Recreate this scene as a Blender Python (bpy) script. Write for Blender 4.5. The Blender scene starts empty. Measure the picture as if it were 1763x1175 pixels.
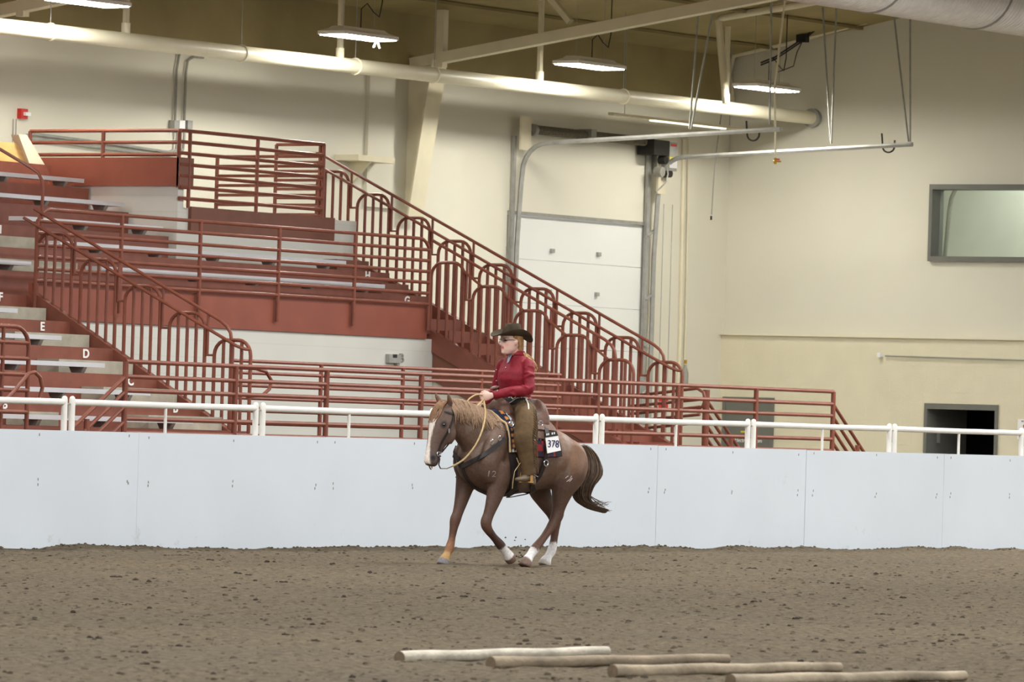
import bpy, bmesh, math, random
import numpy as np
from mathutils import Vector, Matrix
random.seed(7); RNG = np.random.default_rng(7)
scene = bpy.context.scene; COL = scene.collection

# ---------------------------------------------------------------- camera
# World axes: X runs along the long wall of the hall (away to the right), Y towards that wall, Z up.
FPX, CX, CY, CAM_H = 9794.4, 881.5, 587.5, 1.295
_al, _p, _r = math.radians(34.05), math.atan((736 - 587.5) / 9794.4), 0.03
_ca, _sa = math.cos(_al), math.sin(_al)
_Fh = Vector((_ca, _sa, 0)); _R0 = Vector((_sa, -_ca, 0)); _Z = Vector((0, 0, 1))
CF = _Fh * math.cos(_p) + _Z * math.sin(_p); _U0 = -_Fh * math.sin(_p) + _Z * math.cos(_p)
CR = _R0 * math.cos(_r) + _U0 * math.sin(_r); CU = _U0 * math.cos(_r) - _R0 * math.sin(_r)
cam_d = bpy.data.cameras.new('camera'); cam_d.lens = 200; cam_d.sensor_width = 36
cam_d.clip_start = 0.5; cam_d.clip_end = 400
cam = bpy.data.objects.new('camera', cam_d); COL.objects.link(cam)
cam.matrix_world = Matrix(((CR.x, CU.x, -CF.x, 0), (CR.y, CU.y, -CF.y, 0), (CR.z, CU.z, -CF.z, CAM_H), (0, 0, 0, 1)))
cam_d.dof.use_dof = True; cam_d.dof.focus_distance = 53.5; cam_d.dof.aperture_fstop = 9.0
scene.camera = cam

# ---------------------------------------------------------------- world, exposure, large lamps
world = bpy.data.worlds.new('hall_ambient'); scene.world = world; world.use_nodes = True
_bg = world.node_tree.nodes['Background']
_bg.inputs[0].default_value = (0.93, 0.96, 1.0, 1); _bg.inputs[1].default_value = 0.46
scene.view_settings.view_transform = 'Standard'; scene.view_settings.look = 'None'
scene.view_settings.gamma = 1.0; scene.view_settings.use_curve_mapping = False
scene.view_settings.exposure = 0.0

def area_lamp(name, loc, sx, sy, power, color, tilt=(0, 0, 0)):
    d = bpy.data.lights.new(name, 'AREA'); d.shape = 'RECTANGLE'; d.size = sx; d.size_y = sy
    d.energy = power; d.color = color
    o = bpy.data.objects.new(name, d); COL.objects.link(o); o.location = loc; o.rotation_euler = tilt
    return o
# rows of hall lamps over the riding floor
for ly in (9, 18.5, 28):
    for lx in np.arange(16, 70, 7.5):
        area_lamp('hall_or_fill_lamp', (lx + (2 if ly == 18.5 else 0), ly, 6.7), 3.0, 0.8, 400, (1.0, 0.99, 0.965))

for lx, ly, pw in ((60, 33, 420), (66, 33, 420), (71, 33, 420), (37, 35.5, 250), (43, 35.5, 250), (49, 35.5, 250), (54.5, 35.5, 250)):  # fill lamps added out of view to brighten the end wall and stands
    area_lamp('hall_or_fill_lamp', (lx, ly, 6.9), 3.0, 0.8, pw, (1.0, 0.985, 0.95))

area_lamp('hall_or_fill_lamp', (48.9, 43.6, 6.34), 1.17, 0.39, 150, (1.0, 0.985, 0.94))

# ---------------------------------------------------------------- helpers
def ray(x, y): return CF + CR * ((x - CX) / FPX) - CU * ((y - CY) / FPX)
CAMP = Vector((0, 0, CAM_H))
def onV(x, y, v): d = ray(x, y); return CAMP + d * (v / d.y)
def onU(x, y, u): d = ray(x, y); return CAMP + d * (u / d.x)
def onZ(x, y, z=0.0): d = ray(x, y); return CAMP + d * ((z - CAM_H) / d.z)

def lin(c):
    c = c / 255.0
    return c / 12.92 if c <= 0.04045 else ((c + 0.055) / 1.055) ** 2.4
def S(r, g, b): return (lin(r), lin(g), lin(b), 1)

def mat(name, rgb, rough=0.6, metal=0.0, var=0.08, scale=4.0, bump=0.0, bscale=60.0, spec=0.3, stretch=(1, 1, 1)):
    m = bpy.data.materials.new(name); m.use_nodes = True
    nt = m.node_tree; b = nt.nodes['Principled BSDF']
    b.inputs['Roughness'].default_value = rough; b.inputs['Metallic'].default_value = metal
    b.inputs['Specular IOR Level'].default_value = spec
    g = nt.nodes.new('ShaderNodeNewGeometry'); mp = nt.nodes.new('ShaderNodeMapping')
    mp.inputs['Scale'].default_value = stretch
    nt.links.new(g.outputs['Position'], mp.inputs['Vector'])
    n = nt.nodes.new('ShaderNodeTexNoise'); n.inputs['Scale'].default_value = scale; n.inputs['Detail'].default_value = 5
    nt.links.new(mp.outputs[0], n.inputs['Vector'])
    cr = nt.nodes.new('ShaderNodeValToRGB')
    c = S(*rgb)
    cr.color_ramp.elements[0].position = 0.3; cr.color_ramp.elements[1].position = 0.7
    cr.color_ramp.elements[0].color = tuple(x * (1 - var) for x in c[:3]) + (1,)
    cr.color_ramp.elements[1].color = tuple(min(1, x * (1 + var)) for x in c[:3]) + (1,)
    nt.links.new(n.outputs['Fac'], cr.inputs[0]); nt.links.new(cr.outputs[0], b.inputs['Base Color'])
    if bump > 0:
        n2 = nt.nodes.new('ShaderNodeTexNoise'); n2.inputs['Scale'].default_value = bscale; n2.inputs['Detail'].default_value = 4
        nt.links.new(mp.outputs[0], n2.inputs['Vector'])
        bp = nt.nodes.new('ShaderNodeBump'); bp.inputs['Strength'].default_value = bump; bp.inputs['Distance'].default_value = 0.02
        nt.links.new(n2.outputs['Fac'], bp.inputs['Height']); nt.links.new(bp.outputs[0], b.inputs['Normal'])
    return m

def add_courses(m, axis, period, dark=0.86, width=0.06):
    """thin horizontal joint lines every `period` metres (flat block courses in paint)"""
    nt = m.node_tree; b = nt.nodes['Principled BSDF']; src = b.inputs['Base Color'].links[0].from_socket
    g = nt.nodes.new('ShaderNodeNewGeometry'); sp = nt.nodes.new('ShaderNodeSeparateXYZ')
    nt.links.new(g.outputs['Position'], sp.inputs[0])
    d = nt.nodes.new('ShaderNodeMath'); d.operation = 'DIVIDE'; d.inputs[1].default_value = period
    nt.links.new(sp.outputs[axis], d.inputs[0])
    f = nt.nodes.new('ShaderNodeMath'); f.operation = 'FRACT'; nt.links.new(d.outputs[0], f.inputs[0])
    c = nt.nodes.new('ShaderNodeMath'); c.operation = 'LESS_THAN'; c.inputs[1].default_value = width
    nt.links.new(f.outputs[0], c.inputs[0])
    mx = nt.nodes.new('ShaderNodeMix'); mx.data_type = 'RGBA'; mx.blend_type = 'MULTIPLY'
    nt.links.new(c.outputs[0], mx.inputs['Factor']); nt.links.new(src, mx.inputs['A'])
    mx.inputs['B'].default_value = (dark, dark, dark * 0.98, 1)
    nt.links.new(mx.outputs['Result'], b.inputs['Base Color'])

def emit(name, rgb, strength):
    m = bpy.data.materials.new(name); m.use_nodes = True; nt = m.node_tree
    b = nt.nodes['Principled BSDF']; b.inputs['Base Color'].default_value = S(*rgb)
    b.inputs['Emission Color'].default_value = S(*rgb); b.inputs['Emission Strength'].default_value = strength
    return m

def tag(o, label=None, cat=None, group=None, kind=None):
    if label: o['label'] = label
    if cat: o['category'] = cat
    if group: o['group'] = group
    if kind: o['kind'] = kind
    return o

def thing(name, loc, label, cat, group=None, kind=None):
    o = bpy.data.objects.new(name, None); o.empty_display_size = 0.1
    COL.objects.link(o); o.location = loc
    return tag(o, label, cat, group, kind)

WLOC = {}
def wloc(o):
    p = Vector(o.location)
    while o.parent: o = o.parent; p += Vector(o.location)
    return p

class MB:
    def __init__(s): s.v = []; s.f = []
    def add(s, vs, fs):
        k = len(s.v); s.v += [tuple(q) for q in vs]; s.f += [tuple(i + k for i in f) for f in fs]; return s
    def box(s, x0, x1, y0, y1, z0, z1):
        return s.add([(x0, y0, z0), (x1, y0, z0), (x1, y1, z0), (x0, y1, z0), (x0, y0, z1), (x1, y0, z1), (x1, y1, z1), (x0, y1, z1)],
                     [(0, 3, 2, 1), (4, 5, 6, 7), (0, 1, 5, 4), (1, 2, 6, 5), (2, 3, 7, 6), (3, 0, 4, 7)])
    def bar(s, p0, p1, side, w, t):
        """rectangular bar from p0 to p1; `side` = width direction"""
        p0, p1 = Vector(p0), Vector(p1); d = (p1 - p0).normalized(); a = (Vector(side) - d * d.dot(Vector(side))).normalized(); b = d.cross(a)
        a = a * (w / 2); b = b * (t / 2)
        return s.add([p0 - a - b, p0 + a - b, p0 + a + b, p0 - a + b, p1 - a - b, p1 + a - b, p1 + a + b, p1 - a + b],
                     [(0, 3, 2, 1), (4, 5, 6, 7), (0, 1, 5, 4), (1, 2, 6, 5), (2, 3, 7, 6), (3, 0, 4, 7)])
    def tube(s, path, r, n=8, closed=False):
        P = [Vector(p) for p in path]; m = len(P); R = r if isinstance(r, (list, tuple)) else [r] * m
        up = None; rings = []
        for i in range(m):
            if closed: t = P[(i + 1) % m] - P[i - 1]
            else: t = P[min(i + 1, m - 1)] - P[max(i - 1, 0)]
            t.normalize()
            if up is None:
                up = Vector((0, 0, 1)) if abs(t.z) < 0.9 else Vector((1, 0, 0))
            a = (up - t * up.dot(t)).normalized(); b = t.cross(a); up = a
            rings.append([P[i] + (a * math.cos(2 * math.pi * j / n) + b * math.sin(2 * math.pi * j / n)) * R[i] for j in range(n)])
        return s.loft(rings, closed)
    def loft(s, rings, closed=False, caps=True):
        n = len(rings[0]); m = len(rings); vs = [q for rg in rings for q in rg]; fs = []
        for i in range(m if closed else m - 1):
            i2 = (i + 1) % m
            for j in range(n):
                j2 = (j + 1) % n; fs.append((i * n + j, i * n + j2, i2 * n + j2, i2 * n + j))
        if not closed and caps:
            fs.append(tuple(range(n - 1, -1, -1))); fs.append(tuple((m - 1) * n + j for j in range(n)))
        return s.add(vs, fs)
    def cyl(s, p0, p1, r, n=10): return s.tube([p0, p1], r, n)
    def prism(s, poly, ext):
        n = len(poly); A = [Vector(p) for p in poly]; B = [p + Vector(ext) for p in A]
        fs = [tuple(range(n - 1, -1, -1)), tuple(range(n, 2 * n))]
        fs += [(i, (i + 1) % n, n + (i + 1) % n, n + i) for i in range(n)]
        return s.add(A + B, fs)
    def build(s, name, m, parent=None, smooth=False, origin=None):
        V = np.array(s.v, float)
        if parent is not None:
            off = wloc(parent); 
            V = V - np.array(off); loc = Vector((0, 0, 0))
            c = (V.min(0) + V.max(0)) / 2; c[2] = V[:, 2].min(); V = V - c; loc = Vector(c)
        else:
            c = (V.min(0) + V.max(0)) / 2; c[2] = V[:, 2].min()
            if origin is not None: c = np.array(origin, float)
            V = V - c; loc = Vector(c)
        me = bpy.data.meshes.new(name); me.from_pydata([tuple(q) for q in V], [], s.f)
        bm = bmesh.new(); bm.from_mesh(me); bmesh.ops.recalc_face_normals(bm, faces=bm.faces); bm.to_mesh(me); bm.free()
        if smooth:
            me.polygons.foreach_set('use_smooth', [True] * len(me.polygons))
            try: me.set_sharp_from_angle(angle=math.radians(42))
            except Exception: pass
        me.materials.append(m); o = bpy.data.objects.new(name, me); COL.objects.link(o)
        o.location = loc; o.parent = parent
        return o

def inst(src, name, wpos, parent=None):
    """another object that shares src's mesh, put at world position wpos"""
    o = bpy.data.objects.new(name, src.data); COL.objects.link(o)
    o.location = Vector(wpos) - (wloc(parent) if parent else Vector()); o.parent = parent
    return o

def text(s, size, m, parent, wpos, rot, name='lettering', ext=0.003, bold=0.0, sx=1.0):
    c = bpy.data.curves.new(name, 'FONT'); c.body = s; c.size = size; c.extrude = ext; c.align_x = 'CENTER'; c.align_y = 'CENTER'; c.offset = bold
    t = bpy.data.objects.new(name, c); COL.objects.link(t)
    dg = bpy.context.evaluated_depsgraph_get()
    me = bpy.data.meshes.new_from_object(t.evaluated_get(dg)); COL.objects.unlink(t); bpy.data.objects.remove(t)
    me.transform(Matrix.Diagonal((sx, 1, 1, 1)))
    me.materials.clear(); me.materials.append(m)
    o = bpy.data.objects.new(name, me); COL.objects.link(o)
    o.location = Vector(wpos) - (wloc(parent) if parent else Vector()); o.rotation_euler = rot; o.parent = parent
    return o
FACE_ARENA = (math.pi / 2, 0, 0); FACE_LEFT = (math.pi / 2, 0, -math.pi / 2)

# ---------------------------------------------------------------- materials
M = {}
M['cream'] = mat('cream_wall_paint', (216, 212, 197), 0.7, var=0.03, scale=0.5)
M['cream_block'] = mat('cream_block_paint', (220, 213, 188), 0.65, var=0.03, scale=2.5, bump=0.15, bscale=40)
M['cream_side'] = mat('pale_block_paint', (208, 208, 200), 0.65, var=0.03, scale=1.5); add_courses(M['cream_side'], 2, 0.2, 0.93, 0.05)
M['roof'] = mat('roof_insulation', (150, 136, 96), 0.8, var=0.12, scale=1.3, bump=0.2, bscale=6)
M['steel_cream'] = mat('cream_painted_steel', (220, 212, 186), 0.5, var=0.05, scale=3)
M['duct'] = mat('white_duct_paint', (236, 230, 206), 0.38, var=0.04, scale=2, spec=0.4)
M['fabric_duct'] = mat('silver_spiral_duct', (236, 235, 232), 0.45, metal=0.0, var=0.08, scale=8)
M['red'] = mat('red_oxide_paint', (128, 77, 63), 0.45, var=0.12, scale=5, spec=0.3)
M['red_pipe'] = mat('red_oxide_pipe', (128, 74, 58), 0.42, var=0.14, scale=7, spec=0.32)
M['red_fascia'] = mat('red_fascia_board', (140, 79, 63), 0.5, var=0.10, scale=2.5)
M['red_dark'] = mat('brown_red_fascia', (120, 77, 62), 0.5, var=0.10, scale=3)
M['concrete'] = mat('bare_concrete', (172, 168, 152), 0.85, var=0.14, scale=6, bump=0.2)
M['concrete_floor'] = mat('concrete_floor', (150, 146, 135), 0.8, var=0.12, scale=1.2)
M['plank'] = mat('aluminium_plank', (205, 205, 208), 0.38, metal=0.25, var=0.05, scale=3)
M['bracket'] = mat('galvanised_bracket', (150, 148, 140), 0.5, metal=0.2, var=0.12, scale=8)
M['galv'] = mat('galvanised_steel', (165, 165, 160), 0.62, metal=0.35, var=0.12, scale=8)
M['letter'] = mat('white_stencil_paint', (240, 238, 235), 0.6, var=0.04, scale=20)
M['board'] = mat('white_puck_board', (217, 225, 233), 0.35, var=0.03, scale=0.9, spec=0.35)
def scuffs(m):
    nt = m.node_tree; b = nt.nodes['Principled BSDF']; src = b.inputs['Base Color'].links[0].from_socket
    g = nt.nodes.new('ShaderNodeNewGeometry'); n = nt.nodes.new('ShaderNodeTexNoise'); n.inputs['Scale'].default_value = 3.2; n.inputs['Detail'].default_value = 10; n.inputs['Roughness'].default_value = 0.75
    nt.links.new(g.outputs['Position'], n.inputs['Vector'])
    sp = nt.nodes.new('ShaderNodeSeparateXYZ'); nt.links.new(g.outputs['Position'], sp.inputs[0])
    h = nt.nodes.new('ShaderNodeMapRange'); h.inputs['From Min'].default_value = 0.0; h.inputs['From Max'].default_value = 0.5; h.inputs['To Min'].default_value = 0.06; h.inputs['To Max'].default_value = -0.02
    nt.links.new(sp.outputs['Z'], h.inputs['Value']); a = nt.nodes.new('ShaderNodeMath'); nt.links.new(n.outputs['Fac'], a.inputs[0]); nt.links.new(h.outputs[0], a.inputs[1])
    r = nt.nodes.new('ShaderNodeValToRGB'); r.color_ramp.elements[0].position = 0.64; r.color_ramp.elements[1].position = 0.80; r.color_ramp.elements[1].color = (0.6, 0.6, 0.6, 1)
    nt.links.new(a.outputs[0], r.inputs[0]); mx = nt.nodes.new('ShaderNodeMix'); mx.data_type = 'RGBA'
    nt.links.new(r.outputs[0], mx.inputs['Factor']); nt.links.new(src, mx.inputs['A']); mx.inputs['B'].default_value = S(165, 158, 146)
    nt.links.new(mx.outputs['Result'], b.inputs['Base Color'])
scuffs(M['board'])
M['white_pipe'] = mat('white_pipe_paint', (238, 236, 230), 0.4, var=0.04, scale=6)
def rust_pipe():
    m = mat('white_pipe_paint_rusty', (238, 236, 230), 0.4, var=0.04, scale=6); nt = m.node_tree; b = nt.nodes['Principled BSDF']; src = b.inputs['Base Color'].links[0].from_socket
    g = nt.nodes.new('ShaderNodeNewGeometry'); n = nt.nodes.new('ShaderNodeTexNoise'); n.inputs['Scale'].default_value = 5.5; n.inputs['Detail'].default_value = 9; n.inputs['Roughness'].default_value = 0.72
    nt.links.new(g.outputs['Position'], n.inputs['Vector']); r = nt.nodes.new('ShaderNodeValToRGB'); r.color_ramp.elements[0].position = 0.66; r.color_ramp.elements[1].position = 0.70
    nt.links.new(n.outputs['Fac'], r.inputs[0]); mx = nt.nodes.new('ShaderNodeMix'); mx.data_type = 'RGBA'
    nt.links.new(r.outputs[0], mx.inputs['Factor']); nt.links.new(src, mx.inputs['A']); mx.inputs['B'].default_value = S(120, 98, 80)
    nt.links.new(mx.outputs['Result'], b.inputs['Base Color']); return m
M['white_rail'] = rust_pipe()
M['grey_door'] = mat('grey_steel_paint', (112, 112, 106), 0.5, var=0.06, scale=4)
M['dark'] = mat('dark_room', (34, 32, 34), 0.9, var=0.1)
M['door_white'] = mat('white_sectional_door', (226, 227, 224), 0.4, var=0.02, scale=0.6)
M['black'] = mat('black_metal', (38, 36, 34), 0.55, var=0.2, scale=10)
M['spring'] = mat('oiled_spring_steel', (112, 106, 92), 0.5, metal=0.3, var=0.3, scale=40)
M['plywood'] = mat('plywood', (222, 186, 118), 0.65, var=0.14, scale=3, stretch=(1, 1, 5))
M['room'] = mat('office_wall', (222, 224, 214), 0.7, var=0.02)
M['tube'] = emit('lamp_diffuser', (255, 251, 240), 98.0)
M['strip'] = emit('strip_lamp', (255, 250, 225), 1.6)
M['brass'] = mat('brass', (190, 150, 60), 0.35, metal=0.8, var=0.1)
M['redsign'] = mat('red_plastic', (196, 52, 44), 0.4, var=0.05)
M['yellow'] = mat('yellow_plastic', (226, 206, 60), 0.5, var=0.05)
M['paper'] = mat('white_paper', (238, 238, 238), 0.7, var=0.02)
M['ink'] = mat('blue_black_ink', (44, 44, 92), 0.6, var=0.05)
M['blackink'] = mat('black_ink', (50, 50, 52), 0.6, var=0.05)
def glass_mat():
    m = bpy.data.materials.new('window_glass'); m.use_nodes = True; nt = m.node_tree
    out = nt.nodes['Material Output']; t = nt.nodes.new('ShaderNodeBsdfTransparent'); t.inputs[0].default_value = (0.93, 0.96, 0.94, 1)
    g = nt.nodes.new('ShaderNodeBsdfGlossy'); g.inputs['Roughness'].default_value = 0.03
    f = nt.nodes.new('ShaderNodeFresnel'); f.inputs['IOR'].default_value = 1.45
    mx = nt.nodes.new('ShaderNodeMixShader'); nt.links.new(f.outputs[0], mx.inputs[0]); nt.links.new(t.outputs[0], mx.inputs[1]); nt.links.new(g.outputs[0], mx.inputs[2])
    nt.links.new(mx.outputs[0], out.inputs['Surface']); return m
M['glass'] = glass_mat()
# ================================================================ SETTING
UR, VB = 73.8, 46.0            # end wall plane (X) and long wall plane (Y)
AF = Vector((0.9983, -0.0584, 0)); NF = Vector((0.0584, 0.9983, 0)); FP0 = Vector((49.44, 33.331, 0))   # arena fence line
def FP(t, off, z): return FP0 + AF * t + NF * off + Vector((0, 0, z))
FDIR = Vector((_Fh.x, _Fh.y, 0)); FLAT = Vector((_R0.x, _R0.y, 0))

# ---- dirt floor
def vnoise(x, y, cell, seed):
    g = np.random.default_rng(seed).random((256, 256))
    fx = x / cell; fy = y / cell; ix = np.floor(fx).astype(int); iy = np.floor(fy).astype(int)
    tx = fx - ix; ty = fy - iy; tx = tx * tx * (3 - 2 * tx); ty = ty * ty * (3 - 2 * ty)
    a = g[ix % 256, iy % 256]; b = g[(ix + 1) % 256, iy % 256]; c = g[ix % 256, (iy + 1) % 256]; d = g[(ix + 1) % 256, (iy + 1) % 256]
    return (a * (1 - tx) + b * tx) * (1 - ty) + (c * (1 - tx) + d * tx) * ty - 0.5
def dirt_z(X, Y):
    z = 0.018 * vnoise(X, Y, 1.3, 1) + 0.022 * vnoise(X, Y, 0.42, 2) + 0.030 * vnoise(X, Y, 0.17, 3)
    s = (X - FP0.x) * NF.x + (Y - FP0.y) * NF.y           # rises in a small windrow along the boards
    z = z + 0.035 * np.exp(-(s / 0.35) ** 2) * (1 + 1.4 * vnoise(X, Y, 0.5, 5))
    return z
ds = np.arange(20, 68, 0.10); ls = np.arange(-9, 9.01, 0.09)
D, L = np.meshgrid(ds, ls, indexing='ij')
X = FDIR.x * D + FLAT.x * L; Y = FDIR.y * D + FLAT.y * L; Zg = dirt_z(X, Y)
nd, nl = D.shape
vs = np.stack([X, Y, Zg], -1).reshape(-1, 3)
ii = (np.arange(nd - 1)[:, None] * nl + np.arange(nl - 1)[None, :]).reshape(-1)
fs = np.stack([ii, ii + 1, ii + nl + 1, ii + nl], -1)
k = len(vs); far = [(-20, -60, -0.05), (110, -60, -0.05), (110, 30, -0.05), (70, 38, -0.05), (20, 40, -0.05), (-20, 40, -0.05)]
def dirt_mat():
    m = bpy.data.materials.new('arena_dirt'); m.use_nodes = True; nt = m.node_tree; b = nt.nodes['Principled BSDF']
    b.inputs['Roughness'].default_value = 0.95; b.inputs['Specular IOR Level'].default_value = 0.15
    g = nt.nodes.new('ShaderNodeNewGeometry')
    def nz(sc, det, ro=0.6):
        n = nt.nodes.new('ShaderNodeTexNoise'); n.inputs['Scale'].default_value = sc; n.inputs['Detail'].default_value = det; n.inputs['Roughness'].default_value = ro
        nt.links.new(g.outputs['Position'], n.inputs['Vector']); return n
    n1 = nz(16, 9, 0.8); n2 = nz(0.35, 3); n3 = nz(30, 6)
    r1 = nt.nodes.new('ShaderNodeValToRGB'); e = r1.color_ramp.elements
    e[0].position = 0.28; e[0].color = S(64, 56, 45); e[1].position = 0.66; e[1].color = S(140, 128, 108)
    x = e.new(0.47); x.color = S(108, 97, 80)
    nt.links.new(n1.outputs['Fac'], r1.inputs[0])
    r2 = nt.nodes.new('ShaderNodeValToRGB'); e = r2.color_ramp.elements
    e[0].position = 0.35; e[0].color = (0.93, 0.93, 0.94, 1); e[1].position = 0.65; e[1].color = (1.06, 1.04, 1.0, 1)
    nt.links.new(n2.outputs['Fac'], r2.inputs[0])
    mx = nt.nodes.new('ShaderNodeMix'); mx.data_type = 'RGBA'; mx.blend_type = 'MULTIPLY'; mx.inputs['Factor'].default_value = 1
    nt.links.new(r1.outputs[0], mx.inputs['A']); nt.links.new(r2.outputs[0], mx.inputs['B'])
    nt.links.new(mx.outputs['Result'], b.inputs['Base Color'])
    bp = nt.nodes.new('ShaderNodeBump'); bp.inputs['Strength'].default_value = 1.0; bp.inputs['Distance'].default_value = 0.05
    nt.links.new(n3.outputs['Fac'], bp.inputs['Height']); nt.links.new(bp.outputs[0], b.inputs['Normal'])
    return m
M['dirt'] = dirt_mat()
me = bpy.data.meshes.new('floor')
me.from_pydata(np.vstack([vs, far]).tolist(), [], fs.tolist() + [tuple(range(k, k + 6))])
me.polygons.foreach_set('use_smooth', [True] * len(me.polygons)); me.materials.append(M['dirt'])
fl = bpy.data.objects.new('floor', me); COL.objects.link(fl); tag(fl, 'brown harrowed dirt riding floor of the indoor arena', 'floor', kind='structure')
# clods and chips scattered over the dirt
mb = MB(); mbd = MB(); rg = random.Random(3)
def clod(mbx, p, r, fl):
    n = 5; top = []
    a0 = rg.random() * 6.28
    for ring, (rr, zz) in enumerate(((1, -0.2), (0.85, 0.45), (0.35, 0.85))):
        top.append([(p[0] + math.cos(a0 + 6.283 * j / n) * r * rr * rg.uniform(0.7, 1.2), p[1] + math.sin(a0 + 6.283 * j / n) * r * rr * rg.uniform(0.7, 1.2), p[2] + zz * r * fl * rg.uniform(0.7, 1.2)) for j in range(n)])
    mbx.loft(top)
for i in range(9000):
    d = 24 + 36 * rg.random() ** 1.15; l = rg.uniform(-0.1, 0.1) * d
    x, y = FDIR.x * d + FLAT.x * l, FDIR.y * d + FLAT.y * l
    if (x - FP0.x) * NF.x + (y - FP0.y) * NF.y > -0.05: continue
    r = 0.006 + 0.022 * rg.random() ** 4
    clod(mb, (x, y, float(dirt_z(np.array([x]), np.array([y]))[0])), r, rg.uniform(0.3, 0.6))
for i in range(270):       # darker flat clumps turned up by hooves
    d = 24 + 34 * rg.random(); l = rg.uniform(-0.1, 0.1) * d; x, y = FDIR.x * d + FLAT.x * l, FDIR.y * d + FLAT.y * l
    if (x - FP0.x) * NF.x + (y - FP0.y) * NF.y > -0.05: continue
    z = float(dirt_z(np.array([x]), np.array([y]))[0])
    for j in range(rg.randint(1, 4)): clod(mbd, (x + rg.gauss(0, 0.035), y + rg.gauss(0, 0.035), z), rg.uniform(0.008, 0.026), rg.uniform(0.35, 0.8))
hq = onZ(903, 974)
for i in range(26): clod(mbd, (hq.x + rg.gauss(-0.02, 0.05), hq.y + rg.gauss(0.10, 0.05), 0.03 + 0.28 * rg.random() ** 1.5), rg.uniform(0.004, 0.013), 1.0)
for i in range(900):       # crumbs heaped against the foot of the boards
    t = rg.uniform(-9.5, 12); o = -0.02 - abs(rg.gauss(0, 0.10)); P = FP(t, o, 0)
    clod(mb, (P.x, P.y, float(dirt_z(np.array([P.x]), np.array([P.y]))[0])), 0.007 + 0.016 * rg.random() ** 2, 0.7)
M['clod'] = mat('dirt_clod', (86, 76, 62), 0.95, var=0.5, scale=14)
dc = tag(mb.build('dirt_clods', M['clod']), 'small brown clods scattered all over the dirt floor', 'dirt', kind='stuff')
dk = mbd.build('dark_clumps', mat('damp_dirt', (58, 50, 42), 0.95, var=0.3, scale=12), dc); dk['kind'] = 'stuff'

# ---- concourse floor behind the fence
mb = MB(); mb.prism([FP(-25, 0.12, -0.35), FP(30, 0.12, -0.35), (79, VB + 0.3, -0.35), (20, VB + 0.3, -0.35)], (0, 0, 0.15))
tag(mb.build('floor_concourse', M['concrete_floor']), 'grey concrete floor behind the arena fence', 'floor', kind='structure')

# ---- long wall with garage opening, end wall, roof
GD0, GD1, GDT = 67.95, 71.52, 4.42
def roof_z(v): return 7.05 + 0.19 * (VB - v)
mb = MB()
mb.box(20, GD0 - 0.1, VB, VB + 0.25, -0.2, 7.3); mb.box(GD1 + 0.02, UR + 0.3, VB, VB + 0.25, -0.2, 7.3); mb.box(GD0 - 0.1, GD1 + 0.02, VB, VB + 0.25, GDT, 7.3)
up = MB().box(20, UR, VB - 0.03, VB, 6.28, 7.3)  # unlit upper wall: shade put in by the darker roof colour
tag(up.build('wall_back_upper', M['roof']), 'wall strip above the air duct, coloured dark for shade', 'wall', kind='structure')
tag(mb.build('wall_back', M['cream']), 'long cream wall behind the stands', 'wall', kind='structure')
WV1, WV0, WZ0, WZ1 = 42.42, 38.6, 3.96, 5.11           # window in end wall
DV1, DV0, DZ1 = 42.38, 41.13, 1.84                      # dark doorway
EV1, EV0, EZ1 = 45.90, 45.03, 1.86                      # electrical room door
LEDGE = 2.80
mb = MB(); u0, u1 = UR, UR + 0.3
for (a, b, c, d) in ((36, WV0, LEDGE, 11), (WV1, VB, LEDGE, 11), (WV0, WV1, LEDGE, WZ0), (WV0, WV1, WZ1, 11)):
    mb.box(u0 + 0.05, u1, a, b, c, d)
wr = tag(mb.build('wall_right', M['cream']), 'cream end wall with window strip and doors', 'wall', kind='structure')
# lower courses of painted block: every block its own piece
BH, BL = 0.2, 0.4; 
blk = None; backing = MB()
for (a, b, c, d) in ((36, DV0, -0.2, LEDGE - 0.01), (DV1, EV0, -0.2, LEDGE - 0.01), (DV0, DV1, DZ1, LEDGE - 0.01), (EV0, EV1, EZ1, LEDGE - 0.01), (EV1, VB, -0.2, LEDGE - 0.01)):
    backing.box(u0 - 0.031, u1, a, b, c, d)
backing.build('block_backing', M['cream_block'], wr)
ncourse = 15
for ci in range(ncourse):
    z0 = -0.2 + ci * BH
    y = VB - (0.2 if ci % 2 else 0.0)
    while y > 39.2:
        y0, y1 = y - BL, y
        segs = [(y0, y1)]
        for (dv0, dv1, dz) in ((DV0 - 0.02, DV1 + 0.02, DZ1 + 0.02), (EV0 - 0.02, EV1 + 0.02, EZ1 + 0.02)):
            if z0 + BH <= dz + 0.15 and z0 < dz - 0.02:
                ns = []
                for (p, q) in segs:
                    if q <= dv0 or p >= dv1: ns.append((p, q))
                    else:
                        if p < dv0: ns.append((p, dv0))
                        if q > dv1: ns.append((dv1, q))
                segs = ns
        for (p, q) in segs:
            if q - p < 0.03: continue
            if abs(q - p - BL) < 1e-6 and blk is not None: inst(blk, 'block', (u0 - 0.005, (p + q) / 2, z0 + 0.0025), wr); continue
            o = MB().box(u0 - 0.035, u0 + 0.025, p + 0.0004, q - 0.0004, z0 + 0.0025, z0 + BH - 0.0025).build('block', M['cream_block'], wr)
            if abs(q - p - BL) < 1e-6: blk = o
        y -= BL
MB().box(u0 - 0.085, u0 + 0.10, 36, VB, LEDGE, LEDGE + 0.025).build('ledge', M['cream_block'], wr)

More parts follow.
